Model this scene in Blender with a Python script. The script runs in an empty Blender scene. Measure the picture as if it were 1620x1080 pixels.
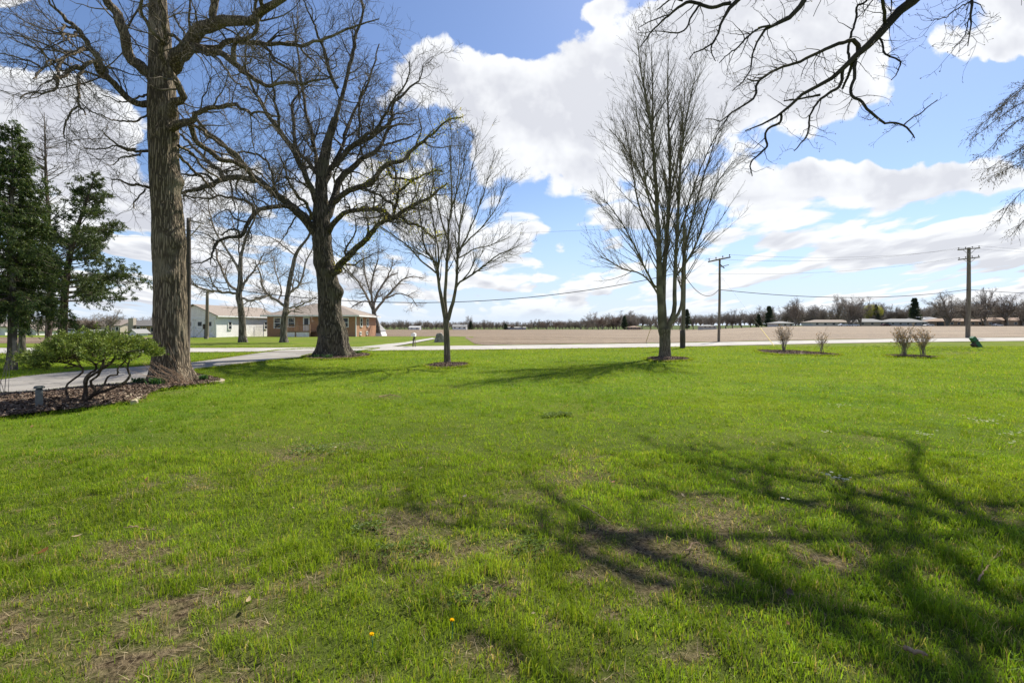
import bpy, math, random
import numpy as np
from mathutils import Vector
S = bpy.context.scene
C = S.collection
R_ = math.radians
# ------------------------------------------------------------------ camera
F = 740.0; HY = 514.0; H = 1.5          # focal length and horizon in photograph pixels, eye height in metres
cd = bpy.data.cameras.new('camera'); cam = bpy.data.objects.new('camera', cd); C.objects.link(cam)
cam.location = (0, 0, H); cam.rotation_euler = (R_(90), 0, 0)
cd.sensor_width = 36; cd.lens = 36*F/1620; cd.shift_y = -26/1620
cd.clip_start = 0.05; cd.clip_end = 6000
S.camera = cam
# ------------------------------------------------------------------ sun, sky
SUN_AZ = math.atan2(0.6, 0.8); SUN_EL = R_(50)
sd = bpy.data.lights.new('sun', 'SUN'); sd.energy = 5.0; sd.angle = R_(0.53); sd.color = (1, .94, .82)
so = bpy.data.objects.new('sun', sd); C.objects.link(so)
sdir = Vector((math.sin(SUN_AZ)*math.cos(SUN_EL), math.cos(SUN_AZ)*math.cos(SUN_EL), math.sin(SUN_EL)))
so.rotation_euler = sdir.to_track_quat('Z', 'Y').to_euler(); so.location = (20, 30, 60)
S.view_settings.view_transform = 'Standard'; S.view_settings.look = 'None'
S.view_settings.exposure = 0.72; S.view_settings.gamma = 1
S.cycles.max_bounces = 6; S.cycles.transparent_max_bounces = 6
S.cycles.sample_clamp_indirect = 6

class NT:
    def __init__(s, t): s.t = t; s.n = t.nodes; s.l = t.links
    def put(s, node, k, v):
        if v is None: return
        if isinstance(v, bpy.types.NodeSocket): s.l.new(v, node.inputs[k])
        else: node.inputs[k].default_value = v
    def m(s, op, a, b=None, c=None, clamp=False):
        x = s.n.new('ShaderNodeMath'); x.operation = op; x.use_clamp = clamp
        s.put(x, 0, a); s.put(x, 1, b); s.put(x, 2, c); return x.outputs[0]
    def v(s, op, a, b=None, sc=None):
        x = s.n.new('ShaderNodeVectorMath'); x.operation = op; s.put(x, 0, a); s.put(x, 1, b)
        if sc is not None: s.put(x, 3, sc)
        return x.outputs[1] if op in ('LENGTH', 'DOT_PRODUCT', 'DISTANCE') else x.outputs[0]
    def noise(s, vec, scale, detail=4, rough=.5, dist=0, lac=2, dim='3D'):
        x = s.n.new('ShaderNodeTexNoise'); x.noise_dimensions = dim
        s.put(x, 'Vector', vec); s.put(x, 'Scale', scale); s.put(x, 'Detail', detail); s.put(x, 'Roughness', rough)
        s.put(x, 'Distortion', dist); s.put(x, 'Lacunarity', lac); return x.outputs[0]
    def mix(s, f, a, b, kind='RGBA', blend='MIX'):
        x = s.n.new('ShaderNodeMix'); x.data_type = kind; x.blend_type = blend
        i = 6 if kind == 'RGBA' else 2
        s.put(x, 0, f); s.put(x, i, a); s.put(x, i+1, b); return x.outputs[2 if kind == 'RGBA' else 0]
    def ramp(s, f, a, b, lo=0., hi=1.):
        x = s.n.new('ShaderNodeMapRange'); x.interpolation_type = 'SMOOTHSTEP'
        s.put(x, 0, f); s.put(x, 1, a); s.put(x, 2, b); s.put(x, 3, lo); s.put(x, 4, hi); return x.outputs[0]
    def xyz(s, vec):
        x = s.n.new('ShaderNodeSeparateXYZ'); s.put(x, 0, vec); return x.outputs
    def comb(s, a, b, c=0.):
        x = s.n.new('ShaderNodeCombineXYZ'); s.put(x, 0, a); s.put(x, 1, b); s.put(x, 2, c); return x.outputs[0]

W = bpy.data.worlds.new('World'); S.world = W; W.use_nodes = True
W.cycles.sampling_method = 'MANUAL'; W.cycles.sample_map_resolution = 512
wt = NT(W.node_tree); bg = wt.n['Background']; bg.inputs[1].default_value = .083
sky = wt.n.new('ShaderNodeTexSky'); sky.sky_type = 'NISHITA'; sky.sun_disc = False
sky.sun_elevation = SUN_EL; sky.sun_rotation = SUN_AZ; sky.altitude = 200; sky.air_density = 1.0
sky.dust_density = .6; sky.ozone_density = 2.2
tc = wt.n.new('ShaderNodeTexCoord')
dx, dy, dz = wt.xyz(tc.outputs['Generated'])
ay = wt.m('ADD', wt.m('ABSOLUTE', dy), .06)
U = wt.m('DIVIDE', dx, ay); V_ = wt.m('MINIMUM', wt.m('DIVIDE', dz, ay), 2.2)
UV = wt.comb(U, V_)
# cumulus banks: direction, half sizes, weight
def uvp(px, py): return ((px-810)/F, (HY-py)/F)
BANKS = [ # px, py, sx, sy, weight
 (650,140,45,50,.8),(735,140,75,55,1.),(850,200,100,60,1.),(960,130,85,70,1.),(1100,70,120,80,.95),(1040,200,160,85,1.),
 (860,290,75,35,.7),(1240,60,120,70,.8),(1230,170,90,60,.75),(1330,90,80,50,.5),(1290,200,50,20,.4),
 (1475,105,60,22,.9),(1560,40,80,40,1.2),(1600,95,70,30,1.1),(1350,170,50,14,.5),
 (935,40,34,18,.9),
 (60,175,110,42,1.3),(180,215,90,45,1.2),(60,280,130,70,1.),(220,330,140,60,.8),(60,22,60,26,1.5),(25,55,45,16,1.),
 (600,300,120,50,.5),(560,180,60,30,.4),(400,320,100,50,.3),
 (1290,305,110,28,1.),(1440,300,110,28,1.),(1570,330,90,35,.6),(1180,330,60,22,.3),
 # blue openings
 (430,90,170,90,-1.),(150,90,110,42,-.9),(780,40,150,50,-1.2),(560,60,120,70,-1.),(300,150,60,90,-.5),
 (1380,235,120,26,-1.1),(1530,215,130,38,-1.1),(1240,262,60,14,-.7),(890,350,75,20,-.8),(1180,375,60,10,-.4),
 (1395,50,36,60,-1.1),(1510,165,120,16,-.6),(590,240,60,18,-.5),(380,260,60,25,-.5),(170,420,90,20,-.3),(1060,345,60,14,-.4)]
wn = wt.n.new('ShaderNodeTexNoise'); wn.noise_dimensions = '2D'; wt.put(wn, 'Vector', UV); wt.put(wn, 'Scale', 5.0); wt.put(wn, 'Detail', 3); wt.put(wn, 'Roughness', .6)
wofs = wt.v('MULTIPLY', wt.v('SUBTRACT', wn.outputs[1], (.5, .5, .5)), (1, 1, 0))
UVw = wt.v('ADD', UV, wt.v('SCALE', wofs, None, .10))
acc = 0.0
for (px, py, sx, sy, w) in BANKS:
    u, v = uvp(px, py)
    d = wt.v('MULTIPLY', wt.v('SUBTRACT', UVw, (u, v, 0)), (F/sx, F/sy, 0))
    acc = wt.m('MULTIPLY_ADD', wt.m('POWER', .45, wt.v('DOT_PRODUCT', d, d)), w, acc)
# cloud-deck coordinates: puffs crowd together and flatten towards the horizon
def deck(off):  # off: shift of the elevation, for lit tops and grey bases
    dn = wt.m('ADD', wt.m('MAXIMUM', wt.m('ADD', V_, off), .0), .11)
    q = wt.comb(wt.m('DIVIDE', U, dn), wt.m('MULTIPLY', wt.m('LOGARITHM', dn, 2.718), 2.5))
    return wt.v('ADD', q, wt.v('SCALE', wofs, None, .3))
def vor(q, sc):
    x = wt.n.new('ShaderNodeTexVoronoi'); x.voronoi_dimensions = '2D'; x.feature = 'F1'; wt.put(x, 'Vector', q); wt.put(x, 'Scale', sc); return x.outputs[0]
D0 = deck(0); D1 = deck(.016)
N1 = wt.noise(D0, 1.05, 6, .55, dim='2D'); N2 = wt.noise(D1, 1.05, 4, .55, dim='2D')
B1 = vor(D0, 3.6)
top = wt.ramp(V_, .20, .32, 0, 1)                     # big placed banks above, free deck below
lowdeck = wt.m('MULTIPLY_ADD', wt.m('SUBTRACT', N1, .445), 4.6, wt.m('MULTIPLY', acc, .6))
lowdeck = wt.m('MULTIPLY_ADD', wt.m('SUBTRACT', .42, B1), 1.0, lowdeck)
Pq = wt.v('ADD', UV, wt.v('SCALE', wofs, None, .16))
P1 = wt.m('ADD', vor(Pq, 10.), wt.m('MULTIPLY', vor(Pq, 23.), .5))
NU = wt.noise(UV, 6., 6, .62, dim='2D'); NU2 = wt.noise(wt.v('ADD', UV, (.03, .05, 0)), 6., 4, .62, dim='2D')
hi = wt.m('MULTIPLY_ADD', wt.m('SUBTRACT', NU, .5), 2.3, wt.m('SUBTRACT', wt.m('MULTIPLY', acc, 1.25), .36))
hi = wt.m('MULTIPLY_ADD', wt.m('SUBTRACT', .66, P1), .85, hi)
dens = wt.mix(top, lowdeck, hi, 'FLOAT')
mask = wt.ramp(dens, -.02, wt.mix(top, .36, .32, 'FLOAT'))
relh = wt.m('MULTIPLY_ADD', wt.m('SUBTRACT', .5, P1), .45, wt.m('MULTIPLY', wt.m('SUBTRACT', NU, NU2), 4.6))
rell = wt.m('MULTIPLY_ADD', wt.m('SUBTRACT', .4, B1), .5, wt.m('MULTIPLY', wt.m('SUBTRACT', N1, N2), 11.))
rel = wt.mix(top, rell, relh, 'FLOAT')
thick = wt.ramp(dens, .25, wt.mix(top, 1.1, 1.5, 'FLOAT'))
shade = wt.m('SUBTRACT', wt.m('MULTIPLY', thick, 1.), wt.m('MULTIPLY', rel, .7), clamp=True)
sunward = wt.ramp(wt.v('DOT_PRODUCT', tc.outputs['Generated'], tuple(sdir)), .5, 1.)
shade = wt.m('MULTIPLY', shade, wt.m('SUBTRACT', 1., wt.m('MULTIPLY', sunward, .35)))
ccol = wt.mix(shade, (7.5, 7.6, 7.75, 1), (5.1, 5.2, 5.65, 1))
hz = wt.ramp(V_, -.02, .14, 1, 0)
skyb = wt.v('MULTIPLY', sky.outputs[0], (.92, .97, 1.1))
skyc = wt.mix(wt.m('MULTIPLY', wt.ramp(V_, .0, .30, 1, 0), .75), skyb, (4.6, 5.9, 7.9, 1))
skyc = wt.mix(wt.m('MULTIPLY', hz, .45), skyc, (6.4, 6.9, 7.5, 1))
full = wt.mix(wt.m('MULTIPLY', mask, wt.ramp(V_, .004, .05, 0, .96)), skyc, ccol)
wt.l.new(full, bg.inputs[0])

# ------------------------------------------------------------------ numpy helpers
rng = np.random.default_rng(7); random.seed(7)
def nrm(a): return a/np.maximum(np.linalg.norm(a, axis=-1, keepdims=True), 1e-9)
def _h(ix, iy, s):
    n = (ix.astype(np.int64)*374761393+iy.astype(np.int64)*668265263+s*982451653) & 0x7fffffff
    n = ((n ^ (n >> 13))*1274126177) & 0x7fffffff
    return ((n ^ (n >> 16)) & 0xffff)/65535.
def vn(x, y, s=0, px=0):
    ix = np.floor(x); iy = np.floor(y); fx = x-ix; fy = y-iy
    fx = fx*fx*(3-2*fx); fy = fy*fy*(3-2*fy); jx = ix+1
    if px: ix = ix % px; jx = jx % px
    a, b, c, d = _h(ix, iy, s), _h(jx, iy, s), _h(ix, iy+1, s), _h(jx, iy+1, s)
    return (a*(1-fx)+b*fx)*(1-fy)+(c*(1-fx)+d*fx)*fy
def fbm(x, y, s=0, o=4):
    t = 0; a = .5
    for k in range(o): t = t+a*vn(x*2**k, y*2**k, s+k*17); a *= .5
    return t/(1-.5**o)
def sstep(a, b, x):
    t = np.clip((x-a)/(b-a), 0, 1); return t*t*(3-2*t)
def gz(x, y):
    x = np.asarray(x, float); y = np.asarray(y, float)
    a = x/np.maximum(y, 1.); s = sstep(.35, .62, a); d = np.maximum(0, y-60)
    return (1-s)*(-2.6*(1-np.exp(-d/130)))+s*.9*sstep(0, 170, d)
def G(px, py):
    y = F*H/(py-HY); return ((px-810)/F*y, y)
def PT(px, py, y): return ((px-810)/F*y, y, H-(py-HY)/F*y)
def poly(pts): return np.array([G(*p) for p in pts])
def inpoly(P, x, y):
    c = np.zeros(np.shape(x), bool); n = len(P); j = n-1
    for i in range(n):
        xi, yi = P[i]; xj, yj = P[j]
        c ^= ((yi > y) != (yj > y)) & (x < (xj-xi)*(y-yi)/((yj-yi) if yj != yi else 1e-9)+xi); j = i
    return c

class Geo:
    def __init__(s): s.V = []; s.Q = []; s.T = []; s.c = []; s.n = 0
    def add(s, V, Q=None, T=None, col=None):
        V = np.asarray(V, float).reshape(-1, 3)
        if Q is not None and len(Q): s.Q.append(np.asarray(Q).reshape(-1, 4)+s.n)
        if T is not None and len(T): s.T.append(np.asarray(T).reshape(-1, 3)+s.n)
        s.V.append(V); s.n += len(V)
        if col is None: col = np.ones((len(V), 3))
        col = np.broadcast_to(np.asarray(col, float), (len(V), 3)); s.c.append(col)
    def build(s, name, mat, parent=None, smooth=True, origin=None, col=False, limb=None):
        me = bpy.data.meshes.new(name)
        V = np.concatenate(s.V).astype(np.float32)
        if parent is not None: V = V-np.array(parent.get('_o', (0, 0, 0)), dtype=np.float32)
        elif origin is not None: V = V-np.array(origin, dtype=np.float32)
        q = np.concatenate(s.Q) if s.Q else np.zeros((0, 4), int); t = np.concatenate(s.T) if s.T else np.zeros((0, 3), int)
        me.vertices.add(len(V)); me.vertices.foreach_set('co', V.ravel())
        li = np.concatenate([q.ravel(), t.ravel()]).astype(np.int32)
        me.loops.add(len(li)); me.loops.foreach_set('vertex_index', li)
        ls = np.concatenate([np.arange(len(q))*4, len(q)*4+np.arange(len(t))*3]).astype(np.int32)
        me.polygons.add(len(ls)); me.polygons.foreach_set('loop_start', ls)
        me.polygons.foreach_set('use_smooth', np.full(len(ls), bool(smooth)))
        me.update(calc_edges=True)
        if col:
            ca = me.color_attributes.new('Col', 'FLOAT_COLOR', 'POINT')
            cc = np.concatenate([np.concatenate(s.c), np.ones((s.n, 1))], 1).astype(np.float32)
            ca.data.foreach_set('color', cc.ravel())
        me.materials.append(mat)
        if limb:
            me.materials.append(limb[0]); mi = np.zeros(len(ls), np.int32); mi[:limb[1]] = 1; me.polygons.foreach_set('material_index', mi)
        o = bpy.data.objects.new(name, me); C.objects.link(o)
        if parent is not None: o.parent = parent
        elif origin is not None: o.location = origin
        return o
    # shapes
    def box(s, x0, x1, y0, y1, z0, z1, M=None, col=None):
        v = np.array([[x, y, z] for z in (z0, z1) for y in (y0, y1) for x in (x0, x1)], float)
        if M is not None: v = M(v)
        s.add(v, Q=[[0,2,3,1],[4,5,7,6],[0,1,5,4],[2,6,7,3],[0,4,6,2],[1,3,7,5]], col=col); return s
    def tubes(s, P, R, k, col=None, cap=False):
        P = np.asarray(P, float); R = np.asarray(R, float); M, n, _ = P.shape
        T = nrm(np.gradient(P, axis=1)); mt = nrm(T.mean(1))
        ref = np.eye(3)[np.argmin(np.abs(mt), axis=1)]
        Uv = nrm(np.cross(T, ref[:, None, :])); Wv = np.cross(T, Uv)
        a = np.arange(k)*2*np.pi/k
        V = P[:, :, None]+R[:, :, None, None]*(np.cos(a)[None, None, :, None]*Uv[:, :, None]+np.sin(a)[None, None, :, None]*Wv[:, :, None])
        i = np.arange(M)[:, None, None]*n*k; j = np.arange(n-1)[None, :, None]*k; q = np.arange(k)[None, None, :]; q2 = (q+1) % k
        Q = np.stack([i+j+q, i+j+q2, i+j+k+q2, i+j+k+q], -1)
        if col is not None and np.ndim(col) == 2 and len(col) == M: col = np.repeat(col, n*k, 0)
        s.add(V, Q=Q, col=col)
        if cap:
            b = s.n-M*n*k
            for m_ in range(M):
                for e in (0, n-1):
                    ids = b+m_*n*k+e*k+np.arange(k)
                    s.T.append(np.array([[ids[0], ids[u], ids[u+1]] for u in range(1, k-1)]))
        return s
    def tube(s, pts, rad, k=8, cap=True, col=None, n=None):
        P = np.array([p[:3] for p in pts], float); r = np.broadcast_to(np.asarray(rad, float), (len(P),)).copy()
        if n: P, r = resample(P, r, n)
        return s.tubes(P[None], r[None], k, cap=cap, col=col)
    def prism(s, prof, y0, y1, M=None, col=None):  # prof: list of (x,z) ccw, extruded along y
        n = len(prof); v = np.array([[x, y, z] for y in (y0, y1) for x, z in prof], float)
        if M is not None: v = M(v)
        c = prof_center = None
        T = [[0, i, i+1] for i in range(1, n-1)]+[[n, n+i+1, n+i] for i in range(1, n-1)]
        s.add(v, Q=[[i, i+n, (i+1) % n+n, (i+1) % n] for i in range(n)], T=T, col=col); return s

def resample(P, r, n):
    d = np.concatenate([[0], np.cumsum(np.linalg.norm(np.diff(P, axis=0), axis=1))])
    k = len(P); ext = np.vstack([2*P[0]-P[1], P, 2*P[-1]-P[-2]])
    t = np.linspace(0, d[-1], n); idx = np.clip(np.searchsorted(d, t, side='right')-1, 0, k-2)
    u = ((t-d[idx])/np.maximum(d[idx+1]-d[idx], 1e-9))[:, None]
    p0, p1, p2, p3 = ext[idx], ext[idx+1], ext[idx+2], ext[idx+3]
    l = np.linalg.norm(p2-p1, axis=1, keepdims=True)
    m1 = nrm(p2-p0)*l; m2 = nrm(p3-p1)*l
    Q = (2*u**3-3*u**2+1)*p1+(u**3-2*u**2+u)*m1+(-2*u**3+3*u**2)*p2+(u**3-u**2)*m2
    return Q, np.interp(t, d, r)

def empty(name, loc, label, cat, group=None):
    o = bpy.data.objects.new(name, None); C.objects.link(o); o.empty_display_size = .2
    o.location = loc; o['_o'] = [float(v) for v in loc]; o['label'] = label; o['category'] = cat
    if group: o['group'] = group
    return o
def tag(o, label=None, cat=None, group=None, kind=None):
    for k, v in (('label', label), ('category', cat), ('group', group), ('kind', kind)):
        if v: o[k] = v
    return o

# ------------------------------------------------------------------ materials
def mat(name, fn):
    m = bpy.data.materials.new(name); m.use_nodes = True; t = NT(m.node_tree)
    b = t.n['Principled BSDF']; b.inputs['Roughness'].default_value = .8
    if 'Specular IOR Level' in b.inputs: b.inputs['Specular IOR Level'].default_value = .25
    fn(t, b, t.n['Material Output']); return m
def bump(t, b, h, st=.5, dist=.02):
    x = t.n.new('ShaderNodeBump'); t.put(x, 'Height', h); t.put(x, 'Strength', st); t.put(x, 'Distance', dist)
    t.l.new(x.outputs[0], b.inputs['Normal'])
def oc(t): return t.n.new('ShaderNodeTexCoord').outputs['Object']
def gp(t): return t.n.new('ShaderNodeNewGeometry').outputs['Position']
def rough_mat(name, c1, c2, sc=3., rough=.85, sx=(1,1,1), bs=.3, bd=.01, det=5, metal=0):
    def f(t, b, o):
        v = t.v('MULTIPLY', oc(t), sx); n = t.noise(v, sc, det, .6)
        t.l.new(t.mix(t.ramp(n, .3, .7), (*c1, 1), (*c2, 1)), b.inputs['Base Color'])
        b.inputs['Roughness'].default_value = rough; b.inputs['Metallic'].default_value = metal
        if bs: bump(t, b, n, bs, bd)
    return mat(name, f)
def bark_mat(name, c1, c2, c3=None, sc=22., bd=.03):
    def f(t, b, o):
        v = oc(t); w = t.v('ADD', t.v('MULTIPLY', v, (1, 1, .08)), t.v('SCALE', t.v('SUBTRACT', t.noise(v, 5., 3), (.5,.5,.5)), None, .05))
        x = t.n.new('ShaderNodeTexVoronoi'); x.feature = 'DISTANCE_TO_EDGE'; t.put(x, 'Vector', w); t.put(x, 'Scale', sc)
        rg = t.ramp(x.outputs[0], .0, .28); n = t.noise(t.v('MULTIPLY', v, (1, 1, .4)), 14., 6, .65)
        h = t.m('MULTIPLY', rg, t.m('ADD', n, .3)); big = t.noise(v, 1.7, 3)
        col = t.mix(t.ramp(h, .05, .95), (*c1, 1), (*c2, 1))
        if c3: col = t.mix(t.ramp(big, .5, .72), col, (*c3, 1))
        t.l.new(col, b.inputs['Base Color']); b.inputs['Roughness'].default_value = .95
        bump(t, b, h, .9, bd)
    return mat(name, f)
def twig_mat(name, c1, c2):
    def f(t, b, o):
        n = t.noise(gp(t), 2.5, 3); t.l.new(t.mix(t.ramp(n, .35, .65), (*c1, 1), (*c2, 1)), b.inputs['Base Color'])
        b.inputs['Roughness'].default_value = .85
    return mat(name, f)
def leaf_mat(name, tr=.45, boost=1.0, rough=.5, spec=.25):
    def f(t, b, o):
        a = t.n.new('ShaderNodeAttribute'); a.attribute_name = 'Col'
        t.l.new(a.outputs[0], b.inputs['Base Color']); b.inputs['Roughness'].default_value = rough; b.inputs['Specular IOR Level'].default_value = spec
        d = t.n.new('ShaderNodeBsdfTranslucent')
        t.l.new(t.v('MULTIPLY', a.outputs[0], (1.2*boost, 1.15*boost, .45*boost)), d.inputs[0])
        x = t.n.new('ShaderNodeMixShader'); x.inputs[0].default_value = tr
        t.l.new(b.outputs[0], x.inputs[1]); t.l.new(d.outputs[0], x.inputs[2]); t.l.new(x.outputs[0], o.inputs[0])
    return mat(name, f)
def flat_mat(name, c, rough=.6, metal=0, var=.12):
    return rough_mat(name, tuple(v*(1-var) for v in c), tuple(min(1, v*(1+var)) for v in c), 2.5, rough, bs=0, metal=metal)
def brick_mat(name, c1, c2, mortar, sc, bw=.5, rh=.25, bias=0):
    def f(t, b, o):
        v = oc(t); x, y, z = t.xyz(v); w = t.comb(t.m('ADD', x, y), z)
        k = t.n.new('ShaderNodeTexBrick'); t.put(k, 'Vector', w); t.put(k, 'Scale', sc)
        t.put(k, 'Color1', (*c1, 1)); t.put(k, 'Color2', (*c2, 1)); t.put(k, 'Mortar', (*mortar, 1))
        t.put(k, 'Mortar Size', .012); t.put(k, 'Brick Width', bw); t.put(k, 'Row Height', rh)
        n = t.noise(v, 1.3, 4)
        t.l.new(t.mix(t.ramp(n, .3, .7, 0, .35), k.outputs[0], (*[q*.7 for q in c1], 1)), b.inputs['Base Color'])
    return mat(name, f)
MT = {}
MT['bark_a'] = bark_mat('hickory_bark', (.07,.054,.037), (.27,.215,.15), (.22,.185,.13), 20., .03)
MT['bark_b'] = bark_mat('oak_bark', (.045,.037,.027), (.19,.158,.12), (.12,.108,.07), 15., .04)
MT['bark_c'] = bark_mat('smooth_bark', (.10,.085,.06), (.23,.20,.145), None, 20., .012)
MT['bark_p'] = bark_mat('pine_bark', (.05,.035,.028), (.16,.125,.10), None, 11., .03)
MT['bark_s'] = bark_mat('spruce_bark', (.08,.07,.055), (.26,.23,.19), None, 10., .03)
MT['twig_a'] = twig_mat('hickory_twigs', (.07,.057,.042), (.15,.125,.09))
MT['twig_b'] = twig_mat('oak_twigs', (.068,.056,.041), (.14,.118,.085))
MT['twig_c'] = twig_mat('maple_twigs', (.10,.085,.058), (.19,.165,.11))
MT['twig_e'] = twig_mat('dark_twigs', (.028,.024,.018), (.055,.047,.032))
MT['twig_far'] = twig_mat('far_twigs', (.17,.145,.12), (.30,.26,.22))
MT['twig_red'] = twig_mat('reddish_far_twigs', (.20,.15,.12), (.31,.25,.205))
MT['leaf'] = leaf_mat('leaf_blades', .45, 1.0)
MT['grass'] = leaf_mat('grass_blades', .5, 1.2, .5, .10)
MT['needle'] = leaf_mat('needles', .2, 1.0, .6)

def lawn_f(t, b, o):
    p = gp(t); n1 = t.noise(p, .35, 5, .6); n2 = t.noise(p, 3.5, 5, .65); n3 = t.noise(p, 45., 4, .7)
    c = t.mix(t.ramp(n1, .35, .65), (.105,.175,.018,1), (.175,.235,.022,1))
    c = t.mix(t.ramp(n2, .5, .75, 0, .55), c, (.26,.25,.05,1))
    c = t.mix(t.ramp(n3, .35, .7, 0, .6), c, (.03,.07,.008,1))
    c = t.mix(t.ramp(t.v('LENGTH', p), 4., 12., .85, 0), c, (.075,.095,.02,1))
    c = t.mix(t.m('MULTIPLY', t.ramp(t.xyz(p)[1], 24, 34), t.ramp(t.noise(p, .5, 5), .4, .65, .1, .65)), c, (.17,.17,.05,1))
    c = t.mix(t.ramp(t.xyz(p)[1], 90, 180), c, (.075,.095,.035,1))
    a = t.n.new('ShaderNodeAttribute'); a.attribute_name = 'Col'; bare = t.xyz(a.outputs['Vector'])[0]
    n4 = t.noise(p, 28., 6, .75)
    soil = t.mix(t.ramp(n4, .35, .66), (.03,.021,.013,1), (.22,.17,.10,1))
    t.l.new(t.mix(bare, c, soil), b.inputs['Base Color']); b.inputs['Roughness'].default_value = .95; b.inputs['Specular IOR Level'].default_value = .03
    bump(t, b, t.m('ADD', n3, n4), .8, .03)
MT['lawn'] = mat('lawn', lawn_f)
def field_f(t, b, o):
    p = gp(t); n1 = t.noise(t.v('MULTIPLY', p, (.03, .22, 1)), 1., 6, .7); n2 = t.noise(t.v('MULTIPLY', p, (.8, 2.6, 1)), 1., 8, .75)
    c = t.mix(t.ramp(n2, .35, .65), (.065,.042,.026,1), (.24,.17,.105,1))
    c = t.mix(t.ramp(n1, .52, .62, 0, .75), c, (.27,.215,.15,1)); c = t.mix(t.ramp(n1, .36, .46, .7, 0), c, (.10,.073,.05,1))
    t.l.new(c, b.inputs['Base Color']); bump(t, b, n2, .9, .12)
MT['field'] = mat('stubble_field', field_f)
def road_f(c1, c2, joints):
    def f(t, b, o):
        p = gp(t); n = t.noise(p, 60., 5, .7); n1 = t.noise(p, .7, 4)
        c = t.mix(t.ramp(n1, .3, .7), (*c1, 1), (*c2, 1)); c = t.mix(t.ramp(n, .3, .75, 0, .35), c, (*[v*.55 for v in c1], 1))
        x = t.n.new('ShaderNodeTexVoronoi'); x.feature = 'DISTANCE_TO_EDGE'; t.put(x, 'Vector', t.v('ADD', p, t.v('SCALE', t.v('SUBTRACT', t.noise(p, 1.5, 4), (.5,.5,.5)), None, 1.))); t.put(x, 'Scale', .38)
        c = t.mix(t.ramp(x.outputs[0], 0., .012, joints, 0), c, (*[v*.35 for v in c1], 1))
        t.l.new(c, b.inputs['Base Color']); bump(t, b, n, .4, .01); b.inputs['Roughness'].default_value = .9
    return f
MT['road'] = mat('pale_asphalt', road_f((.34,.325,.30), (.46,.44,.41), .35))
MT['drive'] = mat('worn_driveway', road_f((.22,.205,.19), (.33,.31,.285), .8))
MT['mulch'] = rough_mat('mulch', (.05,.03,.022), (.17,.105,.075), 38., .95, bs=1., bd=.03)
MT['soil'] = rough_mat('soil_verge', (.10,.075,.05), (.2,.16,.11), 6., .95, bs=.5)
MT['wood'] = rough_mat('weathered_pole', (.12,.10,.075), (.23,.195,.15), 9., .9, (1,1,.08), .4)
MT['wood_dark'] = rough_mat('creosote_pole', (.05,.042,.035), (.12,.10,.08), 9., .9, (1,1,.08), .4)
MT['wood_pale'] = rough_mat('pale_crossarm', (.30,.26,.2), (.42,.37,.3), 9., .9, (1,1,1), .2)
MT['wire'] = flat_mat('cable_black', (.03,.03,.03), .6)
MT['steel'] = flat_mat('galvanised', (.35,.36,.37), .45, .6)
MT['ins'] = flat_mat('insulator', (.10,.07,.06), .3)
MT['yellow'] = flat_mat('yellow_guard', (.40,.31,.07), .6)
MT['white'] = flat_mat('white_paint', (.76,.76,.74), .6, var=.05)
MT['white2'] = rough_mat('weathered_white', (.70,.67,.66), (.84,.82,.80), 5., .8, (1,1,.4), .2)
MT['block'] = brick_mat('painted_block', (.88,.85,.83), (.82,.80,.78), (.62,.62,.6), 1.0, .4, .2)
MT['brick'] = brick_mat('red_brick', (.43,.22,.115), (.34,.165,.085), (.35,.29,.24), 2.0, .44, .15)
MT['brick_tan'] = brick_mat('tan_brick', (.40,.29,.20), (.33,.23,.16), (.4,.34,.28), 2.0, .44, .15)
MT['shingle'] = rough_mat('shingles', (.20,.165,.14), (.31,.265,.23), 7., .9, (1,1,5), .3, .02)
MT['shingle_g'] = rough_mat('grey_shingles', (.20,.20,.20), (.30,.30,.30), 5., .9, (1,1,5), .3, .02)
MT['shingle_l'] = rough_mat('pale_shingles', (.36,.36,.37), (.48,.48,.49), 5., .9, (1,1,5), .3, .02)
MT['shingle_b'] = rough_mat('brown_shingles', (.24,.17,.13), (.33,.25,.2), 5., .9, (1,1,5), .3, .02)
MT['shingle_d'] = rough_mat('dark_shingles', (.10,.095,.09), (.18,.17,.165), 5., .9, (1,1,5), .3, .02)
MT['siding'] = rough_mat('pale_siding', (.55,.53,.48), (.64,.62,.57), 1.5, .7, (.2,.2,9), .1)
MT['siding_g'] = rough_mat('grey_siding', (.25,.27,.30), (.34,.36,.39), 1.5, .7, (.2,.2,9), .1)
MT['siding_t'] = rough_mat('tan_siding', (.38,.33,.26), (.46,.41,.33), 1.5, .7, (.2,.2,9), .1)
MT['glass'] = flat_mat('dark_window_glass', (.03,.035,.04), .08)
MT['deckwood'] = rough_mat('deck_timber', (.20,.12,.07), (.33,.21,.13), 6., .85)
MT['concrete'] = rough_mat('concrete', (.36,.35,.33), (.5,.49,.46), 12., .9, bs=.3)
MT['rock'] = rough_mat('granite_boulder', (.17,.15,.13), (.38,.35,.31), 5., .95, bs=.8, bd=.08)
MT['green_metal'] = flat_mat('green_enamel', (.03,.13,.07), .5)
MT['grey_plastic'] = rough_mat('grey_cast', (.12,.125,.12), (.19,.195,.185), 14., .7, bs=.2)
MT['rust'] = flat_mat('dark_metal', (.08,.06,.05), .7)
MT['tan_edge'] = rough_mat('edging', (.33,.27,.19), (.48,.41,.31), 14., .9, bs=.3)
MT['stick'] = rough_mat('dry_stick', (.22,.14,.09), (.38,.26,.17), 20., .9)
MT['carwhite'] = flat_mat('white_car_paint', (.72,.72,.73), .3); MT['cardark'] = flat_mat('maroon_car_paint', (.06,.015,.02), .3)
MT['carsilver'] = flat_mat('silver_car_paint', (.45,.46,.48), .35, .3); MT['tyre'] = flat_mat('tyre', (.02,.02,.02), .8)

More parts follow.
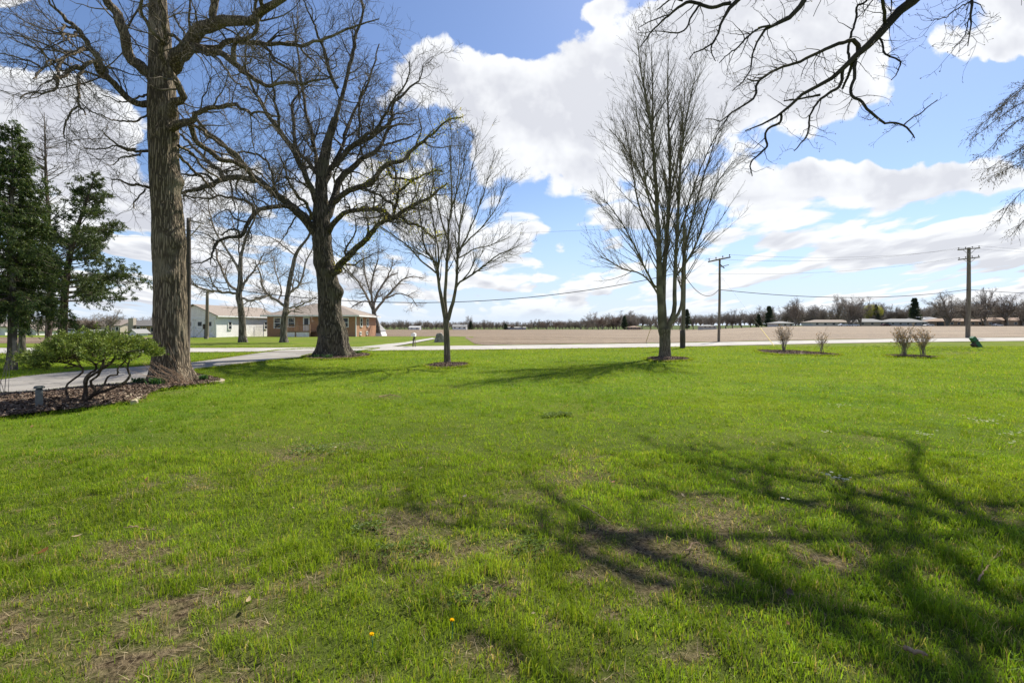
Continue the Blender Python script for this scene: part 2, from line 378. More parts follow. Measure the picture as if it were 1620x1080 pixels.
# ------------------------------------------------------------------ ground regions
DRIVE_P = [(-420,605),(0,600),(42,594),(126,586),(189,581.5),(300,573),(350,566.5),(413,557.5),(440,554),(480,552),(600,551),
           (560,557),(487,565),(436,570),(304,585.5),(210,606),(105,614.5),(69,619.5),(0,622.5),(-420,640)]
DRIVE = poly(DRIVE_P)
ROAD_E = [(-1500,551,561),(-300,550.5,559.5),(60,550.3,558.5),(340,550.6,556.5),(520,549.5,555),(640,548,553.6),(700,547.3,553.2),(860,545.5,551.3),
          (1050,543,548.7),(1150,541,546),(1411,536,541),(1620,533.7,539),(2300,529.5,534)]
ROAD = poly([(a, b) for a, b, c in ROAD_E]+[(a, c) for a, b, c in ROAD_E[::-1]])
BEDS = {
 'oakbed': poly([(478,564),(500,559),(530,556),(565,557),(589,560.5),(586,563.5),(560,566.5),(520,569),(488,568)]),
 'maplebed': poly([(671,579),(685,575.5),(707,573.5),(735,574),(746,576.5),(738,579.5),(712,582),(684,582)]),
 'tallbed': poly([(1019,567.5),(1030,565.5),(1052,564),(1085,565.5),(1096,568),(1086,570),(1056,572),(1032,571)]),
 'shrubbed': poly([(1193,554.5),(1205,553),(1250,554),(1300,557.5),(1333,560.5),(1328,562.2),(1290,561.8),(1235,561),(1205,558)]),
 'shrubbed2': poly([(1397,561.8),(1420,560.8),(1460,562.3),(1492,565),(1480,566.6),(1440,565.6),(1410,564)]),
 'drivebed': poly([(-700,676),(-500,666),(-300,648),(0,623.5),(69,620.5),(105,615.5),(210,607),(262,597),(310,590),(345,598),(352,602),(340,606.5),(294,611.5),(252,617),(235,624),(228,633),(210,636.5),
                (189,639),(168,642),(126,647.5),(84,651.5),(42,656.5),(0,661),(-200,682),(-400,700),(-700,735)])}
WALK = poly([(566,549.2),(600,545.5),(640,541.5),(684,534.2),(690,535.8),(662,541),(640,545),(618,548.6)])
def road_far(a):   # depth of the far edge of the road as a function of x/y
    aa = [(p-810)/F for p, _, _ in ROAD_E]; yy = [F*H/(f-HY) for _, f, _ in ROAD_E]
    return np.interp(a, aa, yy)
BARE = [(470,718,60,14,.7),(560,705,60,8,.35),(612,629,20,3,.6),(430,690,50,6,.3),(575,626,40,4,.3),(970,852,70,16,.95),(800,862,50,12,.45),(1290,885,40,9,.6),
        (140,1000,200,42,.8),(240,1050,140,50,1.1),(330,905,110,18,.5),(40,1020,120,60,1.),(620,930,30,18,.6),(700,950,60,14,.4),(1260,955,50,16,.7),(1090,1030,60,18,.6),(1050,945,90,20,.35),
        (1130,1000,60,14,.4),(560,1075,60,12,.5),(820,930,50,12,.4),(1480,905,50,10,.5),(905,655,30,3,.2),(300,960,60,14,.4),(860,790,30,8,.35),(1520,558,36,1.2,.9),(210,632,26,4,.6),(270,620,30,3,.5),(420,1000,60,20,.4),
        (780,1040,60,20,.35),(1350,1060,60,14,.35),(1560,1010,40,14,.4)]
def bare(x, y):
    yy = np.maximum(y, .8); px = 810+F*x/yy; py = HY+F*H/yy
    b = np.zeros(np.shape(x))
    for (cx, cy, sx, sy, w) in BARE:
        d = ((px-cx)/sx)**2+((py-cy)/sy)**2; b = np.maximum(b, w*np.exp(-d*.8)*(y > .5))
    n = fbm(x*1.3, y*1.3, 3, 4); n2 = fbm(x*6, y*6, 9, 3)
    near = sstep(7, 2.3, y)
    n5 = fbm(x*15, y*15, 12, 3); b = b*.8*sstep(.24, .58, n2*.5+n5*.5)*1.2+near*.75*sstep(.52, .64, n*.4+n2*.3+n5*.3)+.15*sstep(.62, .8, n)
    return np.clip(b, 0, 1)
def lumps(x, y):
    k = sstep(24, 9, np.hypot(x, y))
    return k*((fbm(x*1.1, y*1.1, 21, 3)-.5)*.07+(fbm(x*6, y*6, 25, 3)-.5)*.035)
HARD = [DRIVE, ROAD, WALK]+list(BEDS.values())
def near_hard(x, y, m=.0):
    c = np.zeros(np.shape(x), bool)
    for P in HARD: c |= inpoly(P, x, y)
    return c
def spaced(dense0, dense1, step, far, g):
    a = list(np.arange(dense0, dense1, step)); s = step
    while a[-1] < far: s *= g; a.append(a[-1]+s)
    s = step; lo = []
    cur = dense0
    while cur > -far*(1 if dense0 < 0 else .0)-(60 if dense0 >= 0 else 0): s *= g; cur -= s; lo.append(cur)
    return np.array(lo[::-1]+a)
gx = spaced(-9, 9, .09, 3500, 1.09); gy = spaced(1.2, 10, .07, 4500, 1.06)
XX, YY = np.meshgrid(gx, gy)
hard_soft = np.zeros(XX.shape)
sub = (YY < 70) & (YY > 0) & (np.abs(XX) < 80)
hb = np.zeros(XX.shape, bool)
for ddx, ddy in ((0,0),(.3,0),(-.3,0),(0,.3),(0,-.3)):
    t_ = np.zeros(XX.shape, bool); t_[sub] = near_hard(XX[sub]+ddx, YY[sub]+ddy); hb |= t_
ZZ = gz(XX, YY)+np.where(hb, -.035*(YY > 0), lumps(XX, YY))
g = Geo(); ny, nx = XX.shape
idx = np.arange(ny*nx).reshape(ny, nx)
Q = np.stack([idx[:-1, :-1], idx[:-1, 1:], idx[1:, 1:], idx[1:, :-1]], -1)
bb = np.where(YY < 60, bare(XX, YY), 0)
g.add(np.stack([XX, YY, ZZ], -1), Q=Q, col=np.repeat(bb.reshape(-1, 1), 3, 1))
tag(g.build('ground', MT['lawn'], col=True), kind='structure')

def fill(P, step, z=0., zf=None):
    """grid-free fill: constrained triangulation of polygon P (ground xy) with interior points"""
    from mathutils.geometry import delaunay_2d_cdt
    n = len(P); edge = []
    for i in range(n):
        a, b = P[i], P[(i+1) % n]; L = np.linalg.norm(b-a); k = max(1, int(min(L/step, 60)))
        for j in range(k): edge.append(a+(b-a)*j/k)
    pts = [Vector(p) for p in edge]; m = len(pts)
    x0, y0 = P.min(0); x1, y1 = P.max(0)
    nx_ = int(min(160, (x1-x0)/step)); ny_ = int(min(160, (y1-y0)/step))
    if nx_ > 1 and ny_ > 1:
        X, Y = np.meshgrid(np.linspace(x0, x1, nx_)[1:-1], np.linspace(y0, y1, ny_)[1:-1])
        X = X.ravel()+rng.uniform(-.2, .2, X.size)*step; Y = Y.ravel()+rng.uniform(-.2, .2, Y.size)*step
        k = inpoly(P, X, Y); pts += [Vector((a, b)) for a, b in zip(X[k], Y[k])]
    vo, eo, fo, *_ = delaunay_2d_cdt(pts, [(i, (i+1) % m) for i in range(m)], [list(range(m))], 1, 1e-5)
    v = np.array([(p.x, p.y) for p in vo]); zz = gz(v[:, 0], v[:, 1])+z+(zf(v[:, 0], v[:, 1]) if zf else 0)
    fo = [f for f in fo if len(f) == 3]
    return np.column_stack([v, zz]), np.array([f if ((v[f[1]][0]-v[f[0]][0])*(v[f[2]][1]-v[f[0]][1])-(v[f[1]][1]-v[f[0]][1])*(v[f[2]][0]-v[f[0]][0])) > 0 else f[::-1] for f in fo])
def sheet(name, P, m, step=.5, z=.004, zf=None, kind='structure', label=None):
    v, t = fill(P, step, z, zf); gg = Geo(); gg.add(v, T=t); o = gg.build(name, m); tag(o, kind=kind, label=label); return o
sheet('driveway', DRIVE, MT['drive'], .5, .000)
def shift(P, d):  # widen a road polygon
    n = len(ROAD_E); a = P[:n]*1.; b = P[n:]*1.; a[:, 1] += d; b[:, 1] -= d; return np.vstack([a, b])
sheet('road_verge', shift(ROAD, .55), MT['soil'], 1.2, .004)
sheet('road', ROAD, MT['road'], 1.0, .010)
sheet('footpath', WALK, MT['road'], .6, .016)
# stubble field and the small field at the far left
aa = np.linspace(-.30, 2.2, 160); tt = np.linspace(0, 1, 90)**2.2
near = road_far(aa)+1.2+(66-34)*sstep(-.075, -.125, aa)**.8+(fbm(aa*60, aa*0, 3, 3)-.5)*1.2
farE = np.where(aa < .4, 400., 400-(400-236)*sstep(.4, .62, aa))
Yf = near[None, :]+(farE-near)[None, :]*tt[:, None]; Xf = aa[None, :]*Yf
g = Geo(); ii = np.arange(Yf.size).reshape(Yf.shape)
g.add(np.stack([Xf, Yf, gz(Xf, Yf)+.02], -1), Q=np.stack([ii[:-1, :-1], ii[:-1, 1:], ii[1:, 1:], ii[1:, :-1]], -1))
tag(g.build('ploughed_field', MT['field']), kind='structure')
sheet('bare_field', np.array([(-110.,40.),(-37.,38.),(-37.5,48.),(-42,56.),(-120,58.)]), MT['field'], 3., .02)
sheet('farm_lane', np.array([(30.,402.),(120,402),(330.,244.),(330,240),(118,396),(30,396)])*1.0, MT['road'], 12., .05)

def mulch(name, P, label, n, step=.14, hmax=.05):
    c = P.mean(0)
    zf = lambda x, y: hmax*np.clip(1-np.maximum(np.abs(x-c[0])/np.ptp(P[:, 0]), np.abs(y-c[1])/np.ptp(P[:, 1]))*2, 0, 1)+.01*(fbm(x*8, y*8, 5, 3))
    v, t = fill(P, step, -.004, zf); gg = Geo(); gg.add(v, T=t, col=(.13,.09,.065))
    x = rng.uniform(P[:, 0].min(), P[:, 0].max(), n); y = rng.uniform(P[:, 1].min(), P[:, 1].max(), n)
    k = inpoly(P, x, y) & (x > -16); x = x[k]; y = y[k]; z = gz(x, y)+zf(x, y)+.008; m = len(x)
    a = rng.uniform(0, 2*np.pi, m); L = rng.uniform(.015, .05, m); w = rng.uniform(.006, .014, m)
    d = np.stack([np.cos(a)*L, np.sin(a)*L, rng.normal(0, .012, m)], 1); e = np.stack([-np.sin(a)*w, np.cos(a)*w, rng.normal(0, .006, m)], 1)
    p = np.stack([x, y, z], 1); V = np.stack([p-d-e, p+d-e, p+d+e, p-d+e], 1)
    tone = rng.uniform(.4, 1.9, m)[:, None]; col = np.array([.16,.11,.08])*tone; pale = rng.random(m) < .22; col[pale] = (.36,.28,.21)
    gg.add(V, Q=np.arange(m*4).reshape(-1, 4), col=np.repeat(col, 4, 0))
    o = gg.build(name, MT['mulchc'], smooth=False, col=True); tag(o, label=label, kind='stuff'); return o
def mulchc_f(t, b, o):
    a = t.n.new('ShaderNodeAttribute'); a.attribute_name = 'Col'; n = t.noise(gp(t), 45., 4, .7)
    t.l.new(t.mix(t.ramp(n, .35, .7), a.outputs[0], t.v('SCALE', a.outputs[0], None, .35)), b.inputs['Base Color']); bump(t, b, n, .8, .02)
    b.inputs['Roughness'].default_value = .95
MT['mulchc'] = mat('wood_chips', mulchc_f)
mulch('mulch_bed', BEDS['drivebed'], 'brown bark mulch under the juniper and the big left trunk', 42000)
mulch('mulch_bed', BEDS['oakbed'], 'bark mulch ring around the foot of the great oak', 9000, .3)
mulch('mulch_bed', BEDS['maplebed'], 'low mulch mound around the small bare maple', 5000, .2, .08)
mulch('mulch_bed', BEDS['tallbed'], 'mulch ring around the tall many stemmed tree', 5000, .25, .08)
mulch('mulch_bed', BEDS['shrubbed'], 'mulch bed under the left pair of dry shrubs', 6000, .3)
mulch('mulch_bed', BEDS['shrubbed2'], 'mulch bed under the right pair of dry shrubs', 5000, .3)

# ------------------------------------------------------------------ grass
def blades(g, x, y, L, w, bend, col, seg2):
    n = len(x); z = gz(x, y)+lumps(x, y)-.004; a = rng.uniform(0, 2*np.pi, n); t = rng.uniform(0, 2*np.pi, n)
    base = np.stack([x, y, z], 1); s = np.stack([np.cos(a), np.sin(a), np.zeros(n)], 1)*w[:, None]
    l = np.stack([np.cos(t), np.sin(t), np.zeros(n)], 1)*(bend*L)[:, None]
    up = np.array([0, 0, 1.])
    tip = base+l+up*(L*np.sqrt(np.clip(1-bend**2, .02, 1)))[:, None]
    if seg2:
        mid = base+l*.3+up*(L*.62)[:, None]
        V = np.stack([base-s, base+s, mid+s*.8, mid-s*.8, tip], 1)
        k = np.arange(n)[:, None]*5
        g.add(V, Q=k+np.array([0,1,2,3]), T=k+np.array([3,2,4]), col=np.repeat(col, 5, 0))
    else:
        V = np.stack([base-s, base+s, tip], 1); k = np.arange(n)[:, None]*3
        g.add(V, T=k+np.array([0,1,2]), col=np.repeat(col, 3, 0))
def gcol(x, y, n, straw):
    p = fbm(x*.45, y*.45, 40, 3); q = fbm(x*2.2, y*2.2, 44, 3); r = rng.random(n)
    q2 = fbm(x*7., y*7., 48, 2); c = np.array([.112,.218,.020])*(1-p[:, None])+np.array([.205,.28,.026])*p[:, None]
    c = c*(.45+.75*q[:, None]+.45*q2[:, None])*(.7+.6*r[:, None]); far = sstep(9, 20, y)[:, None]; c = c*(1-far)+far*(c*.6+np.array([.20,.262,.022])*.4)
    yl = (rng.random(n) < .10+.14*sstep(.5, .7, q)); c[yl] = np.array([.27,.30,.06])*(.7+.6*rng.random((yl.sum(), 1)))
    st = rng.random(n) < straw; c[st] = np.array([.42,.34,.20])*(.5+.7*rng.random((st.sum(), 1)))
    return c
gr = Geo()
def scatter(y0, y1, dens, Lr, wr, tuft, seg2, marg=2.8):
    A = 2*((1.12*y1+marg)+(1.12*y0+marg))/2*(y1-y0); n = int(A*dens)
    y = np.sqrt(rng.uniform(y0*y0, y1*y1, n)); x = rng.uniform(-1, 1, n)*(1.12*y+marg)
    if tuft:
        m = n//22; cx = x[:m]; cy = y[:m]; k = rng.integers(0, m, n//2)
        sig = rng.uniform(.012, .05, m)[k]
        x[:n//2] = cx[k]+rng.normal(0, 1, n//2)*sig; y[:n//2] = cy[k]+rng.normal(0, 1, n//2)*sig
    b = bare(x, y); keep = rng.random(n) > b*1.05
    keep &= ~near_hard(x, y) & (y < road_far(x/np.maximum(y, 1))+200)
    x = x[keep]; y = y[keep]; b = b[keep]; n = len(x)
    hgt = .25+.9*fbm(x*3.5, y*3.5, 60, 3)+.75*sstep(.45, .75, fbm(x*8, y*8, 63, 2)); L = rng.uniform(*Lr, n)*hgt*(1-.35*b); w = rng.uniform(*wr, n)
    blades(gr, x, y, L, w, rng.uniform(.15, .97, n), gcol(x, y, n, .018+.5*b), seg2)
scatter(1.3, 3.2, 7500, (.03,.085), (.0012,.0026), True, True)
scatter(3.2, 5.5, 4800, (.03,.072), (.0016,.003), True, True)
scatter(5.5, 10, 2000, (.03,.06), (.0028,.005), True, False)
scatter(10, 18, 560, (.03,.06), (.006,.010), False, False)
scatter(18, 33, 170, (.035,.06), (.011,.02), False, False, 3)
# dry thatch lying flat where the lawn is thin
n = 120000; y = np.sqrt(rng.uniform(1.3**2, 7**2, n)); x = rng.uniform(-1, 1, n)*(1.12*y+.6); b = bare(x, y)
k = (rng.random(n) < b*1.2+.03) & ~near_hard(x, y); x = x[k]; y = y[k]; n = len(x)
blades(gr, x, y, rng.uniform(.03, .10, n), rng.uniform(.0012, .003, n), rng.uniform(.93, .995, n), np.array([.52,.43,.28])*(.3+.85*rng.random((n, 1))), False)
tag(gr.build('grass', MT['grass'], smooth=False, col=True), kind='stuff', label='green lawn grass with thin dry patches in front')
# longer fringe along the hard edges
fr = Geo()
for P in [DRIVE]+list(BEDS.values()):
    for i in range(len(P)):
        a, b_ = P[i], P[(i+1) % len(P)]; L = np.linalg.norm(b_-a)
        if L > 20 or min(a[0], b_[0]) < -25: continue
        n = int(L*(260 if a[1] < 16 else 420)); t = rng.random(n)[:, None]; p = a+(b_-a)*t+rng.normal(0, .035, (n, 2))
        blades(fr, p[:, 0], p[:, 1], rng.uniform(.03, .085, n)*(1 if a[1] < 16 else 1.2), rng.uniform(.003, .006, n)*(1 if a[1] < 16 else 2), rng.uniform(.1, .8, n), gcol(p[:, 0], p[:, 1], n, .12), False)
tag(fr.build('grass', MT['grass'], smooth=False, col=True), kind='stuff', label='grass fringe along the driveway and mulch edges')

# ------------------------------------------------------------------ tree growth
def interp_on(P, R, i, t):
    n = P.shape[1]; f = t*(n-1); k = np.minimum(f.astype(int), n-2); u = (f-k)[:, None]
    p = P[i, k]*(1-u)+P[i, k+1]*u; T = nrm(P[i, k+1]-P[i, k]); r = R[i, k]*(1-u[:, 0])+R[i, k+1]*u[:, 0]
    return p, T, r
def grow(P, R, spacing, Lr, nseg, ang, wig, up, rtip, rr=(.35,.6), t0=.15, t1=1., rel=0., out=None, kmin=1, taper=.55, rmax=None, asp=.016):
    """children on the paths P (M,n,3): returns their paths and radii"""
    M = len(P); ln = np.linalg.norm(np.diff(P, axis=1), axis=2).sum(1)
    cnt = np.maximum(kmin, (ln*(t1-t0)/spacing).astype(int)); i = np.repeat(np.arange(M), cnt); K = len(i)
    t = t0+(t1-t0)*rng.random(K); p, T, r = interp_on(P, R, i, t)
    a = np.radians(rng.uniform(*ang, K)); s = rng.normal(size=(K, 3)); s -= T*(s*T).sum(1, keepdims=True); s = nrm(s)
    if out is not None: s = nrm(s+np.array(out)); s -= T*(s*T).sum(1, keepdims=True); s = nrm(s)
    d = T*np.cos(a)[:, None]+s*np.sin(a)[:, None]
    L = rng.uniform(*Lr, K)*(1-rel+rel*ln[i])*(1-taper*t)
    r0 = np.minimum(r*rng.uniform(*rr, K), L*asp+rtip*1.5)
    if rmax: r0 = np.minimum(r0, rmax)
    out_ = [p]; step = (L/nseg)[:, None]
    for q in range(nseg):
        d = nrm(d+rng.normal(0, wig, (K, 3))+np.array([0, 0, up])); p = p+d*step; out_.append(p)
    PP = np.stack(out_, 1); u = np.linspace(0, 1, nseg+1)[None]
    return PP, np.maximum(r0[:, None]*(1-u)**.8, rtip*(1-.4*u))
def trace(tr, limbs, Y0, jit=.0, n=30, rs=1., r0s=1.):
    """limbs: list of (points (px,py,rpx), depth offset at the end).  Each limb starts on the nearest earlier limb."""
    hist = []; Ps = []; Rs = []
    for pts, dend in limbs:
        pts = [tuple(p) for p in pts]; A = np.array([(p[0], p[1]) for p in pts], float)
        ks = [k for k, p in enumerate(pts) if len(p) > 2]; rad = np.interp(np.arange(len(pts)), ks, [pts[k][2] for k in ks])
        if len(ks) and ks[-1] < len(pts)-1:
            m = len(pts)-1; rad[ks[-1]:] = np.linspace(pts[ks[-1]][2], .35*pts[ks[-1]][2], m-ks[-1]+1)
        d0 = 0.
        if hist:
            HH = np.concatenate(hist); d0 = HH[np.argmin(((HH[:, :2]-A[0])**2).sum(1)), 2]
        s = np.concatenate([[0], np.cumsum(np.linalg.norm(np.diff(A, axis=0), axis=1))]); s /= s[-1]
        off = d0+(dend-d0)*s**.8 if dend is not None else np.zeros(len(A))
        P = np.array([PT(a[0], a[1], Y0+o) for a, o in zip(A, off)]); r = rad*(Y0+off)/F*(rs if hist else r0s)
        P2, r2 = resample(P, r, n)
        if jit and hist:
            L = np.linalg.norm(P2[-1]-P2[0]); w = np.cumsum(rng.normal(0, 1, P2.shape), 0); w -= np.linspace(0, 1, n)[:, None]*w[-1]
            P2 = P2+w*jit*np.minimum(L, 4)/n
        f = np.linspace(0, 1, 60); q = f*(len(A)-1); k = np.minimum(q.astype(int), len(A)-2); u = q-k
        hist.append(np.column_stack([A[k, 0]*(1-u)+A[k+1, 0]*u, A[k, 1]*(1-u)+A[k+1, 1]*u, off[k]*(1-u)+off[k+1]*u]))
        Ps.append(P2); Rs.append(r2)
    return np.array(Ps), np.array(Rs)
def trunk_mesh(name, P, R, m, parent, k=72, n=260, flare=(0, 0, 5), ridge=.03, freq=20, burls=(), seed=1):
    P, R = resample(P, R, n); T = nrm(np.gradient(P, axis=0)); a = np.arange(k)*2*np.pi/k
    ref = np.array([0, 1., 0]); Uv = nrm(np.cross(ref, T)); Wv = np.cross(T, Uv)
    s = np.concatenate([[0], np.cumsum(np.linalg.norm(np.diff(P, axis=0), axis=1))])
    A, Sg = np.meshgrid(a, s)
    th = A/(2*np.pi)*freq; wob = (vn(A/(2*np.pi)*6, Sg*1.3, seed+3, 6)-.5)*1.6
    rd = 1-np.abs(2*vn(th+wob, Sg*1.6, seed, freq)-1); rd2 = vn(th*2+wob, Sg*5., seed+5, freq*2)
    disp = ridge*(rd*.8+rd2*.5-.6)
    f, fh, lob = flare
    disp = disp+f*np.exp(-Sg/fh)*(np.maximum(0, np.sin(A*lob+1.1*seed+vn(A/(2*np.pi)*4, Sg*0, seed, 4)*3))*.8-.1)
    disp += R[:, None]*.10*(vn(A/(2*np.pi)*4, Sg*1.1, seed+9, 4)-.5)
    for (bs, ba, bw, bh) in burls: disp += bh*np.exp(-((Sg-bs)/bw)**2-((np.angle(np.exp(1j*(A-ba))))*R[:, None]/bw)**2)
    rr = R[:, None]+disp
    V = P[:, None]+rr[..., None]*(np.cos(A)[..., None]*Uv[:, None]+np.sin(A)[..., None]*Wv[:, None])
    i = np.arange(n-1)[:, None]*k; q = np.arange(k)[None]; q2 = (q+1) % k
    g = Geo(); g.add(V, Q=np.stack([i+q, i+q2, i+k+q2, i+k+q], -1)); return g.build(name, m, parent)
def twiggy(g, P, R, levels, k0=7):
    """adds P itself and the given levels of children, returns the last two levels"""
    if k0: g.tubes(P, R, k0)
    got = []
    for li, kw in enumerate(levels):
        src = kw.pop('src', None); k = kw.pop('k', 3)
        if src is None: p, r = P, R
        else:
            p = [got[s] for s in src] if isinstance(src, tuple) else [got[src]]
            n_ = max(a.shape[1] for a, _ in p); p, r = p[-1] if len(p) == 1 else (np.concatenate([a for a, _ in p if a.shape[1] == n_]), np.concatenate([b for a, b in p if a.shape[1] == n_]))
        c = grow(p, r, **kw); g.tubes(c[0], c[1], k); got.append(c)
    return got
def leaves(g, P, per, L, w, cols, spread=1., up=0., t0=.0):
    M, n, _ = P.shape; i = np.repeat(np.arange(M), per); K = len(i); R0 = np.zeros((M, n))
    p, T, _r = interp_on(P, R0, i, t0+(1-t0)*rng.random(K))
    d = nrm(T*(1-.5*spread)+rng.normal(0, .55*spread, (K, 3))+np.array([0, 0, up])); s = nrm(np.cross(d, rng.normal(size=(K, 3))))
    l = rng.uniform(*L, K)[:, None]; ww = rng.uniform(*w, K)[:, None]
    V = np.stack([p-s*ww*.4, p+d*l*.5+s*ww, p+d*l, p+d*l*.5-s*ww], 1)
    c = np.array(cols)[rng.integers(0, len(cols), K)]*(.6+.8*rng.random((K, 1)))
    g.add(V, Q=np.arange(K*4).reshape(-1, 4), col=np.repeat(c, 4, 0))

def base_of(px, py, y): x = (px-810)/F*y; return (x, y, float(gz(x, y)))
# ---- tree A: the big trunk at the left
YA = 12.4
A_trunk = [(272,609,41),(271,597,36),(270,580,32),(270,550,29.5),(270,519,28),(269,447,27.5),(267,374,27.5),(262,302,25),(259,230,24.5),(257,175,26),(256,130,22),(254,75,18),(250,0,14),(247,-120,9),(243,-260,4)]
A_limbs = [(A_trunk, None),
 ([(268,112,14),(280,92,15),(295,72,13),(322,47,12),(345,35,11),(370,33,9),(390,34,8),(407,25,8),(423,18,7),(440,7,6),(455,0,5),(480,-25,4),(515,-60,2)], -1.0),
 ([(340,38,8),(337,15,7),(341,0,6.5),(346,-60,4.5),(340,-120,2)], -.5),
 ([(415,20,4),(412,5,4),(408,-20,3),(400,-70,1.5)], -1.4),
 ([(300,72,7),(318,72,5.5),(335,73,5),(350,73,5),(363,65,5),(380,62,5),(400,65,4.5),(420,70,4),(447,67,3.5),(480,70,3.5),(497,63,3),(513,55,2.5),(540,48,2.3),(575,40,1.6),(600,30,1)], 1.2),
 ([(420,70,3.5),(428,83,3),(438,102,2.5),(463,118,2),(468,133,1.5),(475,150,1)], .2),
 ([(300,76,7),(313,77,6),(337,83,6),(363,98,6),(372,104,5.5),(387,113,4.5),(410,123,4),(430,132,3.5),(447,132,3),(463,134,2.5),(488,132,2.2),(508,123,1.6),(525,118,1)], -1.3),
 ([(370,100,5),(370,80,4.5),(377,67,4),(397,58,3.5),(409,45,3.5),(408,28,3)], -1.1),
 ([(262,200,9),(272,199,8),(290,192,7.5),(303,187,6),(310,177,5),(330,166,4.2),(370,157,3.6),(380,163,3),(400,172,2.5),(440,185,1.6)], -1.2),
 ([(298,192,5.5),(305,205,5),(325,230,5),(345,245,4.5),(370,252,4.2),(388,263,3.8),(402,280,3),(430,300,1.8)], .9),
 ([(300,190,3),(315,197,3),(350,225,2.8),(375,250,2.5),(400,272,2),(430,292,1)], -.4),
 ([(262,196,10),(267,188,9.5),(277,165,8.5),(287,152,7),(281,135,6),(270,110,5.5),(262,87,5),(262,68,5),(269,57,5),(267,37,5),(260,12,4.5),(256,-10,4),(250,-80,2.5)], -1.6),
 ([(269,58,3.5),(282,65,3),(312,82,2.4),(350,100,2),(375,125,1.6),(400,150,1.1),(420,175,.8)], -2.2),
 ([(263,70,3.5),(250,60,3.2),(235,42,3),(220,20,3),(221,0,2.8),(226,-40,1.8)], -2.),
 ([(246,128,13),(235,116,11),(220,100,10.5),(200,82,9.5),(195,62,9),(185,35,9),(172,12,8),(165,0,7.5),(155,-40,6),(150,-110,3)], -.9),
 ([(240,165,8),(230,163,6.5),(215,162,6),(200,147,6),(185,127,6),(170,110,5.5),(160,90,5.5),(145,72,5),(130,52,4.5),(112,37,4),(100,22,3),(85,8,2.3),(70,-10,1.4)], -1.5),
 ([(168,110,4),(162,117,4),(152,112,4),(147,104,3.8),(142,95,3.6),(132,104,4),(115,110,4),(100,117,3.2),(88,120,3),(90,132,2.5),(83,145,2),(52,150,1.4),(32,157,.9)], -2.6),
 ([(131,104,3),(122,128,2.6),(122,152,2.2),(125,167,2),(135,182,1.2)], -2.2),
 ([(142,73,3.5),(130,74,3.4),(120,78,3.2),(100,92,3),(85,110,2.5),(86,126,2)], -3.),
 ([(100,92,2.2),(75,100,2),(55,114,2),(52,125,1)], -3.4),
 ([(62,105,2),(37,92,1.5),(0,85,1)], -3.),
 ([(125,168,1.8),(112,180,1.8),(103,200,1.6),(103,220,1)], -2.4),
 ([(118,45,2.2),(102,44,2),(103,60,1.8),(104,72,1)], -2.6),
 ([(125,50,2.2),(117,52,2.2),(115,75,1.4)], -2.6),
 ([(88,106,1.8),(60,75,1.4),(20,48,1)], -3.4),
 ([(237,238,3),(215,236,2.5),(200,235,2.2),(175,220,1.6),(162,207,1)], -1.),
 ([(215,236,1.6),(180,234,1.4),(155,235,1.2),(132,235,.7)], -1.4),
 ([(225,239,1.6),(212,247,1.4),(190,250,1.2),(175,262,.8)], -1.2),
 ([(237,297,2.6),(218,292,2.2),(204,293,2),(193,286,1.6),(176,284,1)], -.8),
 ([(230,299,1.6),(222,308,1.4),(214,320,1.2),(212,330,.8)], -1.),
 ([(235,178,2),(205,190,1.8),(180,188,1.3),(150,178,.8)], -1.5),
 ([(235,150,2),(205,155,1.8),(185,160,1.3),(160,150,.8)], -1.5),
 ([(281,245,3),(300,262,2.6),(315,280,2.2),(332,296,1.6),(345,310,1)], .8),
 ([(282,230,3),(300,240,2.6),(322,262,2.2),(350,285,1.6)], 1.2)]
TA = empty('hickory_tree', base_of(270,606,YA), 'massive bare tree with thick furrowed trunk rising from mulch at left', 'tree')
PA, RA = trace(TA, A_limbs, YA, .25, rs=.80, r0s=.79)
trunk_mesh('trunk', np.vstack([PA[0]]), RA[0], MT['bark_a'], TA, 110, 420, (.16,.35,5), .035, 26, ((5.4,.2,.18,.10),(3.8,5.8,.22,.08),(6.6,.0,.12,.08),(2.9,5.3,.15,.05)), 2)
g = Geo(); K = PA[1:].copy(); Kr = RA[1:].copy(); g.tubes(K, Kr, 10); nq = sum(len(q) for q in g.Q)
got = twiggy(g, K, Kr, [
 dict(spacing=.27, Lr=(.9,2.4), nseg=9, ang=(30,75), wig=.22, up=.02, rtip=.005, t0=.12, k=4, asp=.013, taper=.35),
 dict(src=0, spacing=.14, Lr=(.35,1.1), nseg=6, ang=(30,70), wig=.22, up=.03, rtip=.004, t0=.12, asp=.011),
 dict(src=1, spacing=.11, Lr=(.15,.5), nseg=4, ang=(25,65), wig=.2, up=.04, rtip=.003, t0=.1, asp=.01)], 0)
ep = grow(PA[:1], RA[:1], .16, (.4,1.4), 7, (60,100), .25, .03, .003, t0=.42, t1=.8, taper=.2, asp=.007, rmax=.012); g.tubes(*ep, 3)
e2 = grow(*ep, .2, (.2,.6), 4, (30,70), .22, .03, .002, asp=.01); g.tubes(*e2, 3)
g.build('crown', MT['twig_a'], TA, limb=(MT['bark_a'], nq))

